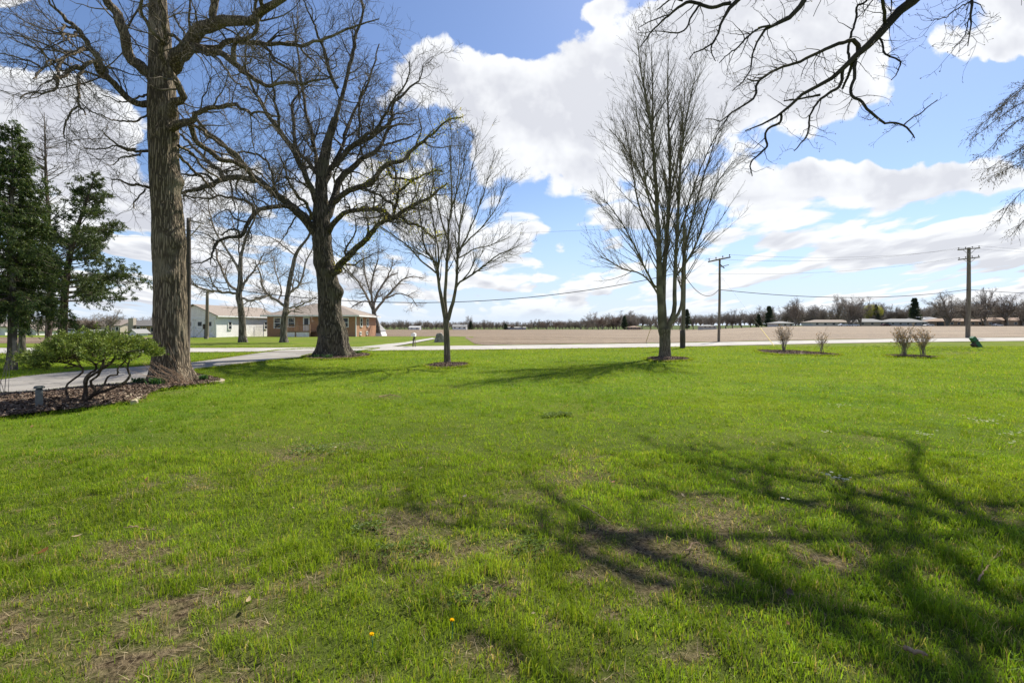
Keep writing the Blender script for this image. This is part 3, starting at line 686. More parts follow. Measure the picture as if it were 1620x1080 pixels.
# ---- tree B: the great oak
YB = 22.6
B_trunk = [(528,567,31),(528,560,27),(527,548,23),(527,523,20.5),(522,492,17.5),(520,460,17),(516,429,15.5),(511,397,14.5),(509,366,15),(508,334,12.5),(508,303,10),(510,271,8.5),(514,245,7.5),(520,220,6.5),(530,187,5)]
B_limbs = [(B_trunk, None),
 ([(530,190,5),(532,177,4.6),(537,142,4.2),(543,117,4),(550,87,4),(558,67,3.5),(562,47,3),(572,23,2.5),(572,0,2),(565,-40,1.2)], .5),
 ([(537,141,4),(533,133,4),(523,113,3.6),(515,88,3.2),(508,70,3),(500,57,2.6),(490,30,2),(480,0,1.4)], -1.),
 ([(505,330,8),(495,312,7),(487,293,6),(477,267,6),(465,243,6),(453,225,5.5),(438,208,5),(427,192,4.5),(417,175,4),(410,158,3.4),(397,130,2.8),(390,112,2.2),(382,92,1.2)], -2.5),
 ([(508,290,6),(502,273,5),(487,252,4.5),(473,240,4.2),(465,222,4),(463,195,3.6),(460,172,3),(463,156,2.4),(478,143,1.8),(492,135,1)], 1.5),
 ([(440,212,3),(438,177,3),(434,150,2.5),(430,128,2),(427,95,1.5),(430,60,1)], -3),
 ([(507,385,9),(500,375,9),(487,357,9.5),(477,342,10),(455,322,9),(435,307,7.5),(413,287,6.5),(393,270,6),(380,255,5),(363,240,4.4),(347,222,3.8),(327,210,3.2),(313,190,2.4),(303,178,1.5)], -2.8),
 ([(464,330,6),(450,327,4.8),(432,327,4.8),(412,333,4.6),(397,347,4.4),(387,363,4),(377,372,3.8),(357,372,3.2),(345,378,2.8),(335,390,2.4),(330,408,2),(318,413,1.6),(298,419,1)], -4.2),
 ([(402,340,3.2),(400,330,3.2),(390,322,3),(368,317,2.8),(347,313,2.2),(323,316,2),(290,309,1.2)], -4),
 ([(377,372,2.2),(375,364,2.2),(365,363,2),(350,372,1.5)], -4.2),
 ([(408,285,6.5),(397,283,6.3),(380,280,6),(358,283,6),(338,290,5),(317,298,4.2),(297,303,3.6),(284,308,2.5)], -1.),
 ([(357,283,4.2),(342,268,3.8),(322,255,3.5),(307,237,3.2),(290,220,2.6),(270,205,1.5)], -.3),
 ([(340,289,2.8),(327,277,2.5),(305,278,2.2),(287,276,1.2)], -1.6),
 ([(437,306,3),(427,270,2.6),(417,252,2.4),(395,243,2.2),(373,243,1.4)], -3.6),
 ([(490,345,4),(480,318,3.4),(468,300,3),(458,285,2.5),(450,262,2),(440,245,1.2)], -3.6),
 ([(512,285,6.5),(515,272,6.3),(530,257,6),(547,237,6),(567,223,5.2),(593,212,4.3),(613,200,4),(620,187,3.6),(623,163,3),(642,147,2.4),(655,133,2),(667,122,1.5),(669,103,1)], 1.2),
 ([(547,234,4.2),(573,216,4),(597,200,3.6),(608,180,3),(615,166,2.6),(623,150,2.2),(635,130,1.8),(646,112,1.3),(648,97,1)], -1.2),
 ([(567,220,2.6),(567,192,2.6),(567,167,2.2),(572,150,2),(582,127,1.2)], 0),
 ([(517,345,9),(523,337,8.8),(532,312,8),(540,285,7),(563,262,6),(572,252,5),(593,242,4),(607,225,3.4),(617,203,2.6),(635,200,2),(655,196,1)], 2.5),
 ([(603,230,2.4),(633,222,2),(650,215,1.4),(665,205,1)], 2),
 ([(526,322,6.5),(537,315,6.3),(558,302,6),(580,292,6),(593,280,5.4),(607,263,5),(627,255,4.6),(642,250,4.2),(653,237,4),(667,225,3.8),(675,218,3),(683,213,2.6),(700,195,2),(717,190,1.5),(733,185,.9)], -1.4),
 ([(573,299,3),(593,305,2.6),(610,315,2.4),(622,326,2)], -2),
 ([(613,264,3.2),(623,280,2.6),(647,285,2.3),(660,280,2.2),(675,275,1.8),(700,272,1.2)], -2.4),
 ([(520,368,7),(527,358,6.2),(537,347,5.6),(553,335,5),(570,332,4.6),(595,332,4.6),(612,337,4.8),(623,345,5),(632,339,4.2),(653,328,4),(667,320,3.6),(683,310,3),(695,300,2.4),(708,290,1.4)], -2.6),
 ([(624,340,3.4),(627,320,3.2),(633,303,3),(647,288,2.2),(662,280,1.4)], -3),
 ([(625,345,3.6),(637,343,3),(647,355,2.8),(662,358,2.4),(673,363,2),(683,372,1.6),(700,370,1)], -3.4),
 ([(524,435,10),(533,427,8.5),(543,415,7.3),(557,403,7),(570,392,6.2),(587,375,5.4),(603,358,4.8),(617,348,4.4),(624,345,4)], -2.6),
 ([(551,406,3),(562,400,1.5)], -3),
 ([(510,320,5),(500,250,4),(488,190,3.4),(478,130,2.8),(470,70,2),(462,20,1.2)], 3.8),
 ([(512,300,5),(540,240,4),(560,180,3),(590,120,2.2),(600,70,1.2)], 3.8)]
TB = empty('oak_tree', base_of(528,565,YB), 'great bare oak with flared dark trunk and wide arching limbs beside the driveway', 'tree')
PB, RB = trace(TB, B_limbs, YB, .25, rs=.72, r0s=.93)
trunk_mesh('trunk', PB[0], RB[0], MT['bark_b'], TB, 96, 300, (.42,.75,6), .06, 18, ((3.2,.1,.3,.22),(4.7,3.2,.25,.10),(1.5,3.3,.3,.12)), 4)
g = Geo(); g.tubes(PB[1:], RB[1:], 9); nq = sum(len(q) for q in g.Q)
got = twiggy(g, PB[1:], RB[1:], [
 dict(spacing=.30, Lr=(1.2,3.4), nseg=10, ang=(30,75), wig=.27, up=.035, rtip=.010, t0=.12, k=4, asp=.014, taper=.35),
 dict(src=0, spacing=.19, Lr=(.6,1.6), nseg=7, ang=(30,70), wig=.27, up=.03, rtip=.0075, t0=.12, asp=.012),
 dict(src=1, spacing=.17, Lr=(.25,.8), nseg=4, ang=(25,65), wig=.24, up=.03, rtip=.0055, t0=.1, asp=.01)], 0)
g.build('crown', MT['twig_b'], TB, limb=(MT['bark_b'], nq))
g = Geo()   # yellow-green opening buds on the lower right limbs
bl = [20,22,23,24,25,26]
for q in bl:
    a = grow(PB[q:q+1], RB[q:q+1], .016, (.1,1.1), 4, (50,110), .25, 0, .002, t0=.15)
    leaves(g, a[0], 2, (.05,.09), (.022,.042), [(.42,.42,.06),(.34,.38,.05),(.5,.42,.08)], 1.6)
tag(g.build('buds', MT['leaf'], TB, smooth=False, col=True), kind='stuff')

# ---- tree C: small maple
YC = 18.2
C_limbs = [([(707.5,577,8),(707.5,571,6.3),(707,540,5.6),(706,515,5.2),(706,504,6)], None),
 ([(705,508,4.6),(700,485,4.2),(697,470,3.8),(694,457,3.2),(692.6,437,3),(690,418,2.7),(682,407,2.4),(674,396,2.1),(669,379,1.8),(667,359,1.6),(664,340,1.4),(657,300,1.1),(652,255,.7)], -.6),
 ([(690.6,432,1.9),(676,420,1.8),(664,410,1.6),(652,396,1.5),(639,384,1.3),(620,370,1.1),(600,357,.9),(585,348,.6)], -.8),
 ([(688,413,1.6),(672,405,1.4),(652,393,1.2),(640,389,.6)], -1.4),
 ([(706,506,4.6),(704,476,3.6),(705,444,3.2),(707,411,3),(709.5,385,2.5),(709.5,359,2.1),(713,340,1.9),(715,304,1.5),(713,271,1.3),(713,245,1),(714,219,.8),(713,198,.5)], .3),
 ([(709,380,1.8),(703,365,1.7),(698,345,1.5),(690,310,1.2),(684,265,.9),(682,230,.6)], 1),
 ([(691,425,1.9),(694,400,1.8),(690,375,1.6),(683,340,1.3),(680,300,1),(672,260,.6)], .8),
 ([(708,506,4.6),(714,488,4),(718,474,3.6),(720.5,457,3.1),(723,424,2.7),(724,405,2.4),(726,379,2.1),(728,353,1.8),(731,340,1.6),(737,314,1.3),(742,291,1.1),(744,271,1),(750,252,.8),(757,222,.5)], -.2),
 ([(720.5,456,2.2),(727,446,2.1),(734,442,2),(750,431,1.8),(766,418,1.6),(786,403,1.3),(801,397,1.1),(814,391,.8),(826,385,.5)], -.5),
 ([(732,443,1.5),(743,429,1.3),(750,410,1.2),(748,398,.7)], -1),
 ([(724,409,1.6),(737,402,1.5),(750,394,1.3),(776,388,1),(795,375,.6)], 1),
 ([(725,400,1.9),(734,384,1.8),(743,366,1.6),(750,348,1.4),(757,325,1.1),(768,295,.8),(776,262,.5)], .9),
 ([(730,392,1.7),(744,377,1.5),(760,361,1.3),(775,343,1.1),(790,318,.8),(802,290,.5)], -.9),
 ([(712,335,1.5),(722,305,1.2),(732,270,1),(738,235,.6)], -1),
 ([(727,365,1.4),(720,335,1.2),(722,300,1),(727,260,.8),(728,225,.5)], 1.4)]
TC = empty('maple_tree', base_of(707,577,YC), 'small slender bare maple forking low above its mulch mound', 'tree')
PC, RC = trace(TC, C_limbs, YC, .06, rs=.75, r0s=.85)
trunk_mesh('trunk', PC[0], RC[0], MT['bark_c'], TC, 40, 90, (.05,.15,5), .006, 14, (), 5)
g = Geo(); g.tubes(PC[1:], RC[1:], 8)
got = twiggy(g, PC[1:], RC[1:], [
 dict(spacing=.15, Lr=(.8,2.0), nseg=8, ang=(20,42), wig=.04, up=.06, rtip=.006, t0=.22, k=4, asp=.010, taper=.4),
 dict(src=0, spacing=.15, Lr=(.3,.9), nseg=5, ang=(22,45), wig=.08, up=.06, rtip=.0045, t0=.15, asp=.010),
 dict(src=1, spacing=.16, Lr=(.12,.4), nseg=3, ang=(22,50), wig=.08, up=.05, rtip=.0038, t0=.1, asp=.01)], 0)
g.build('crown', MT['twig_c'], TC)
g = Geo(); leaves(g, got[0][0][::4], 1, (.03,.06), (.014,.028), [(.45,.42,.06),(.5,.4,.08)], 1.5, t0=.4); tag(g.build('buds', MT['leaf'], TC, smooth=False, col=True), kind='stuff')

# ---- tree D: tall many-stemmed tree
YD = 21.4
D_limbs = [([(1052,570,13),(1052,563,10.5),(1052,550,9.3),(1052,532,9),(1051,520,11)], None),
 ([(1048,524,8),(1045,505,7.5),(1044,480,7),(1043,454,7),(1042,408,5.6),(1041,371,5),(1038.5,334,4.6),(1037.6,297,4),(1035,260,3.6),(1034,236,3.2),(1031,208,2.9),(1025.5,171,2.5),(1018,134,2),(1012.6,101,1.4),(1009,69,.7)], -.6),
 ([(1050,522,8),(1050,500,7.5),(1049,475,7),(1050,454,6),(1052,417,4.8),(1055,371,4.2),(1058,325,3.6),(1060,278,3.2),(1060,236,3),(1058,199,2.3),(1057,162,1.7),(1057,115,1.1),(1058,80,.6)], .6),
 ([(1055,522,7),(1062,508,5.5),(1067,490,4.8),(1067,454,4.2),(1069,399,3.6),(1072,352,3.1),(1074.6,306,2.6),(1077,269,2.2),(1081,227,1.8),(1088.5,180,1.4),(1096,143,1.1),(1104,100,.6)], -.3),
 ([(1060,512,4),(1072,498,3.5),(1078,478,3.2),(1079,440,2.8),(1083,400,2.4),(1092,360,2),(1104,310,1.6),(1118,262,1.2),(1134,215,.8)], .9),
 ([(1037,262,2.4),(1033,220,2.2),(1033,171,1.8),(1032,106,1),(1031,72,.5)], .3),
 ([(1042,455,2.6),(1035,452,2.4),(1024,432,2.2),(1009,401,1.9),(994,371,1.5),(975,340,1.2),(955,315,.8)], -1.6),
 ([(1043,470,2.2),(1030,448,2),(1012,432,1.6),(985,425,1.3),(950,405,1)], .8),
 ([(1041,385,2.4),(1032,372,2.2),(1018,345,2),(1008,315,1.7),(1002,280,1.4),(996,240,1.1),(985,190,.7)], 1.4),
 ([(1040,350,2.2),(1030,325,2),(1022,290,1.8),(1017,250,1.5),(1012,205,1.2),(1005,160,.8)], -1.2),
 ([(1067,440,2.4),(1078,425,2.2),(1092,405,2),(1108,370,1.7),(1120,330,1.4),(1135,290,1.1),(1160,255,.7)], -.8),
 ([(1070,385,2.2),(1082,350,2),(1094,310,1.7),(1108,270,1.4),(1128,225,1),(1150,190,.6)], 1.4),
 ([(1058,320,2),(1066,280,1.8),(1074,235,1.5),(1080,185,1.1),(1084,140,.7)], 1.5),
 ([(1040,330,2),(1024,300,1.8),(1005,262,1.5),(985,230,1.2),(965,205,.8)], .4)]
TD = empty('maple_tree', base_of(1052,567,YD), 'tall vase shaped bare tree of many upright stems before the road', 'tree')
PD, RD = trace(TD, D_limbs, YD, .05, rs=.72, r0s=.9)
trunk_mesh('trunk', PD[0], RD[0], MT['bark_c'], TD, 48, 90, (.09,.2,6), .012, 14, (), 8)
g = Geo(); g.tubes(PD[1:], RD[1:], 9)
got = twiggy(g, PD[1:], RD[1:], [
 dict(spacing=.135, Lr=(1.6,4.2), nseg=10, ang=(18,42), wig=.03, up=.045, rtip=.0065, t0=.16, k=4, asp=.0065, taper=.62),
 dict(src=0, spacing=.24, Lr=(.4,1.3), nseg=5, ang=(18,38), wig=.04, up=.04, rtip=.0048, t0=.15, asp=.008),
 dict(src=1, spacing=.26, Lr=(.15,.5), nseg=3, ang=(22,50), wig=.08, up=.05, rtip=.0045, t0=.1, asp=.01)], 0)
g.build('crown', MT['twig_c'], TD)

# ---- tree E: the tree whose boughs hang in from the upper right
YE = 8.4
E_limbs = [([(1830,640,40),(1835,560,32),(1840,300,28),(1830,0,25),(1800,-200,21),(1740,-330,16),(1700,-480,11),(1690,-700,5)], None),
 ([(1770,-270,16),(1700,-240,14),(1600,-170,12),(1530,-95,11),(1480,-35,10),(1447,0,9.5),(1422,18,8.6),(1400,44,8.2),(1378,67,7.4),(1358,84,6.2),(1338,104,5),(1318,122,4.3),(1298,136,3.6),(1276,144,3.2),(1251,160,3),(1236,180,2.5),(1220,187,2),(1198,201,1.6),(1179,207,1)], .2),
 ([(1236,180,2.3),(1234,193,2.4),(1216,202,2.2),(1211,216,2),(1213,231,2),(1203,240,1.7),(1188,258,1.4),(1190,279,.8)], .3),
 ([(1359,84,5),(1360,78,4.6),(1353,67,4.1),(1333,68,3.6),(1311,76,3.3),(1289,87,3),(1270,98,2.9),(1244,102,2.6),(1222,113,2.5),(1200,127,2.5),(1199,142,2.3),(1195,153,2.1),(1175,168,1.9),(1158,178,1.4),(1138,191,1.1),(1116,188,.7)], -.6),
 ([(1200,128,1.6),(1191,127,1.5),(1182,125,1)], -.7),
 ([(1158,178,1.1),(1150,188,1),(1133,210,.7)], -.7),
 ([(1352,92,3.6),(1351,98,3.2),(1351,120,3),(1344,149,2.7),(1360,160,2.6),(1378,178,2.5),(1396,196,2.2),(1405,194,2),(1429,198,1.8),(1440,209,1.5),(1447,219,1)], -.3),
 ([(1429,198,1.3),(1442,187,1.2),(1456,180,1.1),(1471,167,1),(1483,158,.8)], -.5),
 ([(1335,106,3.4),(1333,111,3.1),(1331,129,3),(1311,144,2.7),(1298,156,2.3),(1284,180,1.7),(1278,211,1.4),(1267,227,1.2),(1256,239,.9)], .1),
 ([(1298,150,2.6),(1286,152,2),(1262,157,1.6),(1240,160,1.2)], .3),
 ([(1347,99,3),(1346,107,2.8),(1333,141,2)], .4),
 ([(1401,42,3.5),(1398,36,3.2),(1396,18,3),(1394,0,2.8),(1390,-50,2)], -.5),
 ([(1343,96,2.4),(1344,62,2.2),(1353,33,2),(1354,11,2),(1369,2,2),(1385,-25,1.5)], .6),
 ([(1391,60,2),(1395,70,1.9),(1402,89,1.7),(1424,100,1.5),(1422,111,1.2),(1410,127,.8)], -.4),
 ([(1620,-180,10),(1560,-200,9),(1450,-165,8.5),(1340,-90,7),(1290,-30,5.6),(1270,3,5),(1257,20,4.6),(1242,32,4),(1225,40,3.4),(1208,52,2.2),(1200,68,1.9),(1192,83,1.6),(1194,97,1.5),(1187,110,1.3),(1173,132,1.1),(1158,144,.7)], -.9),
 ([(1223,41,2.4),(1203,42,2),(1183,58,1.8),(1173,72,1.6),(1157,83,1.2),(1138,100,.8)], -1.2),
 ([(1450,-165,8),(1360,-130,7),(1260,-80,6),(1200,-35,5),(1165,0,4.3),(1153,7,4),(1143,25,2.7),(1133,48,2.2),(1132,62,1.8),(1115,72,1.5),(1107,78,1.3),(1090,87,1),(1090,95,.7)], -.4),
 ([(1132,62,1.4),(1124,77,1.3),(1132,97,.8)], -.5),
 ([(1155,6,3.6),(1140,9,3.4),(1123,13,3.3),(1108,7,3.2),(1087,2,3.2),(1082,5,3),(1063,18,2.2),(1040,38,1.6),(1018,67,1.3),(1012,76,.8)], .4),
 ([(1106,8,2.3),(1102,12,2.2),(1090,30,1.8),(1083,47,1.6),(1065,53,1.3),(1042,51,.9),(1008,53,.6)], 0),
 ([(1056,24,1.3),(1033,32,1.1),(1010,44,.7)], .5),
 ([(1080,2,1.8),(1065,-2,1.7),(1055,3,1.5),(1038,17,1)], .2),
 ([(1700,-240,8),(1640,-150,7),(1585,-85,4.6),(1560,-50,3.6),(1532,0,2.6),(1538,13,2.2),(1533,47,1.2),(1531,73,.8)], -1.6),
 ([(1534,3,1.3),(1511,13,1.1),(1498,22,1),(1473,33,.7)], -2),
 ([(1533,30,1),(1528,55,.9),(1508,76,.6)], -2)]
TE = empty('oak_tree', base_of(1830,640,YE), 'dark knobbly boughs of a near tree hanging into the sky at upper right', 'tree')
TE['_o'] = [float(v) for v in TE['_o']]
PE, RE = trace(TE, E_limbs, YE, .12, rs=.80)
PE[0][0][2] = min(PE[0][0][2], -.05); 
g = Geo(); g.tubes(PE[:1], RE[:1], 28); g.build('trunk', MT['bark_b'], TE)
g = Geo(); g.tubes(PE[1:], RE[1:], 9)
got = twiggy(g, PE[1:], RE[1:], [
 dict(spacing=.085, Lr=(.2,.8), nseg=7, ang=(40,85), wig=.25, up=.04, rtip=.0028, t0=.25, k=4, asp=.008, taper=.3),
 dict(src=0, spacing=.10, Lr=(.06,.28), nseg=4, ang=(35,75), wig=.22, up=.06, rtip=.0024, t0=.2, asp=.01)], 0)
def shade_bough(pts, h0, h1, r0, r1):   # upper boughs above the frame, seen in the photograph only by their shade
    n = len(pts); q = [(11.5, 8.4, h0-1.6)]
    for i, (px, py) in enumerate(pts):
        gx_, gy_ = G(px, py); h = h0+(h1-h0)*i/(n-1); o = h/math.tan(SUN_EL); q.append((gx_+.6*o, gy_+.8*o, h))
    q = np.array(q); return resample(q, np.linspace(r0*.8, r1*.8, len(q)), 30)
BO = [shade_bough(*b) for b in [
 ([(1720,905),(1620,862),(1500,792),(1446,742),(1449,702),(1400,690),(1340,684)], 8.6, 12.2, .13, .03),
 ([(1500,792),(1390,772),(1335,748),(1290,722),(1230,696)], 9.4, 11.4, .08, .02),
 ([(1740,1050),(1620,1000),(1470,955),(1400,880),(1370,830),(1352,790)], 8.2, 10.5, .12, .03),
 ([(1640,960),(1520,900),(1420,840),(1300,802),(1180,772),(1080,722),(1010,688)], 8.6, 11.8, .12, .02),
 ([(1300,802),(1200,745),(1120,700)], 9.8, 11.6, .07, .02),
 ([(1800,1250),(1500,1080),(1250,960),(1070,888),(955,852),(900,802),(852,772)], 8.0, 9.6, .13, .05),
 ([(955,852),(880,830),(800,800),(700,790)], 8.9, 9.6, .06, .02),
 ([(1500,1300),(1150,1200),(900,1090),(720,985),(620,905),(540,870)], 8.0, 8.6, .055, .02),
 ([(1640,1150),(1540,1060),(1480,980),(1330,900),(1240,880),(1150,850)], 8.4, 9.6, .10, .02)]]
BP = np.array([b[0] for b in BO]); BR = np.array([b[1] for b in BO]); BP[:, 2:] += rng.normal(0, .015, BP[:, 2:].shape); g.tubes(BP, BR, 8)
big = grow(BP, BR, .30, (.6,2.0), 9, (30,65), .2, .04, .012, t0=.3, asp=.022, rmax=.04); big = (big[0], big[1]); g.tubes(*big, 5)
b2 = grow(*big, .22, (.4,1.0), 6, (35,70), .2, .05, .006, asp=.016); g.tubes(*b2, 3)
g.build('crown', MT['twig_e'], TE)
g = Geo(); leaves(g, np.concatenate([got[1][0]]), 1, (.012,.03), (.005,.011), [(.10,.08,.035),(.07,.05,.03),(.16,.14,.05)], .8, t0=.8)
tag(g.build('buds', MT['leaf'], TE, smooth=False, col=True), kind='stuff')

# ---- tree F: fine drooping crown at the right edge
YF = 15.
TF = empty('birch_tree', base_of(1790,580,YF), 'fine drooping budded twigs of a birch entering at the right edge', 'tree')
F_limbs = [([(1790,585,14),(1792,400,11),(1785,250,9),(1775,120,6),(1765,20,3)], None)]
for (a, b, c_, d_, e_, dd) in [((1780,160),(1700,105),(1640,120),(1590,160),(1545,205),-1),((1782,200),(1710,140),(1650,150),(1600,175),(1535,222),.5),((1784,230),(1720,170),(1650,175),(1600,200),(1550,250),-.5),
  ((1785,260),(1720,200),(1660,205),(1610,240),(1562,268),1),((1785,280),(1730,240),(1670,235),(1620,255),(1565,282),-1.5),((1786,320),(1740,290),(1680,285),(1630,300),(1580,350),0),((1787,350),(1740,310),(1690,310),(1640,330),(1597,375),1),
  ((1780,180),(1730,110),(1670,100),(1620,135),(1570,180),1.6),((1784,240),(1720,190),(1670,190),(1625,225),(1590,262),-2)]:
    F_limbs.append(([(*a,4),(*b,3),(*c_,2.2),(*d_,1.5),(*e_,.8)], dd))
PF, RF = trace(TF, F_limbs, YF, .12, rs=.4)
g = Geo(); g.tubes(PF[:1], RF[:1], 20); g.build('trunk', MT['bark_c'], TF)
g = Geo(); g.tubes(PF[1:], RF[1:], 6)
got = twiggy(g, PF[1:], RF[1:], [
 dict(spacing=.075, Lr=(.4,1.1), nseg=7, ang=(15,45), wig=.09, up=-.08, rtip=.0035, t0=.1, asp=.006),
 dict(src=0, spacing=.10, Lr=(.2,.6), nseg=5, ang=(20,50), wig=.1, up=-.10, rtip=.003, t0=.1, asp=.006)], 0)
g.build('crown', MT['twig_e'], TF)
g = Geo(); leaves(g, got[1][0], 5, (.018,.045), (.007,.014), [(.09,.07,.04),(.06,.045,.035)], 1.2)
tag(g.build('buds', MT['leaf'], TF, smooth=False, col=True), kind='stuff')

# ---- yard trees beyond the road
def bare_tree(name, label, limbs, Y, bm, tm, lv, cat='tree', group=None, jit=.2, base=None, flare=(.12,.3,5), ridge=.03):
    b0 = limbs[0][0][0]; T = empty(name, base or base_of(b0[0], b0[1], Y), label, cat, group)
    P, R = trace(T, limbs, Y, jit, 22, rs=.62, r0s=.72); trunk_mesh('trunk', P[0], R[0], bm, T, 28, 80, flare, ridge, 10, (), int(b0[0]) % 50)
    g = Geo(); g.tubes(P[1:], R[1:], 7); twiggy(g, P[1:], R[1:], lv, 0); g.build('crown', tm, T); return T
lvY = lambda: [dict(spacing=.3, Lr=(1.2,3.4), nseg=7, ang=(30,70), wig=.2, up=.04, rtip=.016, t0=.12, k=4, taper=.35),
               dict(src=0, spacing=.24, Lr=(.6,1.7), nseg=5, ang=(30,65), wig=.2, up=.04, rtip=.012, t0=.1),
               dict(src=1, spacing=.26, Lr=(.3,.9), nseg=3, ang=(25,60), wig=.2, up=.04, rtip=.009, t0=.1)]
bare_tree('yard_tree', 'bare knotty tree standing before the white garage side wall', [
 ([(385,542,10),(384,535,8),(383,510,6.6),(380,480,6.2),(378,467,6.2),(380,448,5.2),(380,427,4.2),(381,407,3.6),(385,390,2.8),(391,370,2.2),(403,345,1.6),(406,325,1)], None),
 ([(379,430,3.4),(373,417,3.2),(362,397,2.8),(345,370,2.2),(335,345,1.8),(329,325,1.3),(325,300,.7)], -1),
 ([(378,462,3.6),(373,457,3.4),(357,440,3),(348,420,2.6),(342,397,2),(338,380,1)], 1),
 ([(378,468,3.6),(372,465,3.4),(348,462,3),(330,459,2.5),(315,455,2),(298,448,1.2)], -1.5),
 ([(350,462,2),(336,450,1.8),(331,437,1.4),(325,425,.8)], -2),
 ([(382,460,3.4),(387,453,3.2),(395,440,2.6),(407,420,2),(418,400,1)], 1.5),
 ([(381,412,2.4),(377,397,2),(377,375,1.6),(366,350,1.2),(362,325,.8)], .5),
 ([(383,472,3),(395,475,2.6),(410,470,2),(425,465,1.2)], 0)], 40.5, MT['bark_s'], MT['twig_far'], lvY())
bare_tree('yard_tree', 'bare leaning forked tree standing before the brick house porch', [
 ([(449,542,9),(449,535,7),(449,511,6.4),(452,489,5.4),(455.5,462,4.6),(459,440,4.3),(463,423,4),(468,403,3.4),(478,387,2.8),(488,375,2.2),(492,350,1.4),(483,335,.8)], None),
 ([(455,470,3.6),(464,458,3.2),(473,450,2.8),(480,433,2.4),(485,415,2),(493,400,1.5),(496,385,1)], 1),
 ([(451,486,3.6),(440,476,3.4),(424,467,3.2),(414,452,2.6),(411,432,2),(404,412,1.2)], -1),
 ([(424,467,2.6),(413,473,2.2),(398,476,1.8),(385,482,1)], -2),
 ([(440,477,2),(447,458,1.8),(440,430,1.5),(432,405,1)], 1.5),
 ([(467,405,2),(452,393,1.7),(435,380,1.3),(415,370,.8)], .5),
 ([(455,488,2.4),(470,484,2.2),(485,478,1.8),(500,470,1)], -1.5),
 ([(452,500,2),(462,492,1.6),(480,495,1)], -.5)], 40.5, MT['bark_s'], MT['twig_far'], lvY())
bare_tree('yard_tree', 'broad rounded bare tree behind the corner of the brick house', [
 ([(597,527,7),(597,515,5),(594,505,4.4),(592,497,4.4),(590,485,4.2)], None),
 ([(591,490,3.6),(580,468,3),(565,443,2.4),(553,430,1.8),(545,415,1)], 1),
 ([(590,486,3.4),(588,470,3),(587,457,2.6),(591,432,2.2),(597,410,1.6),(598,395,.8)], -1),
 ([(591,486,3.2),(595,465,2.8),(605,448,2.4),(614,438,2),(630,432,1.2)], 1.5),
 ([(593,492,3.6),(603,480,3),(620,460,2.6),(637,443,2),(653,437,1.4),(668,440,.8)], -1.5),
 ([(610,472,2.2),(630,465,1.8),(650,470,1.2),(660,485,.7)], 1),
 ([(588,478,2.2),(575,478,1.8),(560,483,1.4),(550,490,.8)], -1.5),
 ([(587,465,2.2),(578,440,1.9),(575,415,1.4),(570,400,.8)], 2),
 ([(612,440,2),(618,425,1.5),(622,408,.9)], 0)], 74., MT['bark_s'], MT['twig_far'], lvY(), base=base_of(597,532,74.))

# ------------------------------------------------------------------ conifers
def conifer(name, label, x, y, Ht, z0, Rmax, th, droop, needle, cols, bm, lean=0., nb=70, curve=-.05, tipx=0, sub=9, prof=None, jag=.25, twig_up=-.05, bare_low=0):
    T = empty(name, (x, y, float(gz(x, y))), label, 'tree'); b = float(gz(x, y))
    sp = np.array([[x+lean*t**2.2+.04*math.sin(t*9), y, b-.05+Ht*t] for t in np.linspace(0, 1, 14)]); rr = th*np.linspace(1, .03, 14)**.8; rr[0] *= 1.3
    trunk_mesh('trunk', sp, rr, bm, T, 30, 110, (.06,.2,5), .02, 10, (), int(abs(x)*7) % 40+3)
    t = np.sort(rng.random(nb)**.9); z = z0+(Ht-z0)*t; w = (1-t)**.75 if prof is None else prof(t)
    L = Rmax*w*rng.uniform(1-jag*1.4, 1+jag*.4, nb)+.12; az = rng.uniform(0, 2*np.pi, nb)
    p = np.stack([x+lean*(z/Ht)**2.2, np.full(nb, y), b+z], 1); d = np.stack([np.cos(az), np.sin(az), np.full(nb, .05)+.5*t], 1)
    pts = [p]; n = 9
    for q in range(n):
        d = nrm(d+rng.normal(0, .05, (nb, 3))+np.array([0, 0, droop if q < 6 else -droop*.8])); p = p+d*(L/n)[:, None]; pts.append(p)
    P = np.stack(pts, 1); R = (L*.012+.006)[:, None]*np.linspace(1, .2, n+1)[None]
    g = Geo(); g.tubes(P, R, 5)
    s1 = grow(P, R, .09, (.25,.45), 5, (35,70), .1, twig_up, .004, t0=.18 if bare_low == 0 else .4, rel=.75, taper=.65); g.tubes(*s1, 3)
    s2 = grow(*s1, .09, (.12,.32), 3, (30,60), .1, twig_up, .003, t0=.1, taper=.4, kmin=2); g.tubes(*s2, 3)
    g.build('branches', MT['twig_b'], T)
    h = Geo(); 
    leaves(h, s1[0], sub, *needle, cols, .9, twig_up*2); leaves(h, s2[0], sub, *needle, cols, .9, twig_up*2)
    h.build('needles', MT['needle'], T, smooth=False, col=True); return T
xg = (18-810)/F*15.6
conifer('spruce_tree', 'dense dark green spruce with drooping boughs at the left edge', xg, 15.6, 8.2, 2.0, 1.7, .13, -.10, ((.05,.11),(.007,.015)), [(.065,.11,.025),(.12,.155,.035),(.045,.08,.025)], MT['bark_s'], nb=270, sub=17, twig_up=-.16)
conifer('spruce_tree', 'grey trunked spruce standing behind the dark left edge spruce', (34-810)/F*24, 24., 9.5, 3.4, 1.9, .14, -.08, ((.07,.13),(.012,.022)), [(.05,.09,.025),(.08,.11,.035)], MT['bark_s'], nb=70, sub=8, twig_up=-.12)
conifer('pine_tree', 'open branched dark pine with bare lower trunk behind the juniper', (97-810)/F*21, 21., 8.25, 2.3, 3.5, .19, .012, ((.06,.12),(.009,.018)), [(.065,.10,.035),(.105,.135,.05),(.08,.115,.038)], MT['bark_p'], lean=1.5, nb=165, sub=16, twig_up=.0,
        prof=lambda t: (1-t)**.8*(.6+.4*np.sin(t*17+1)**2), jag=.45, bare_low=1)
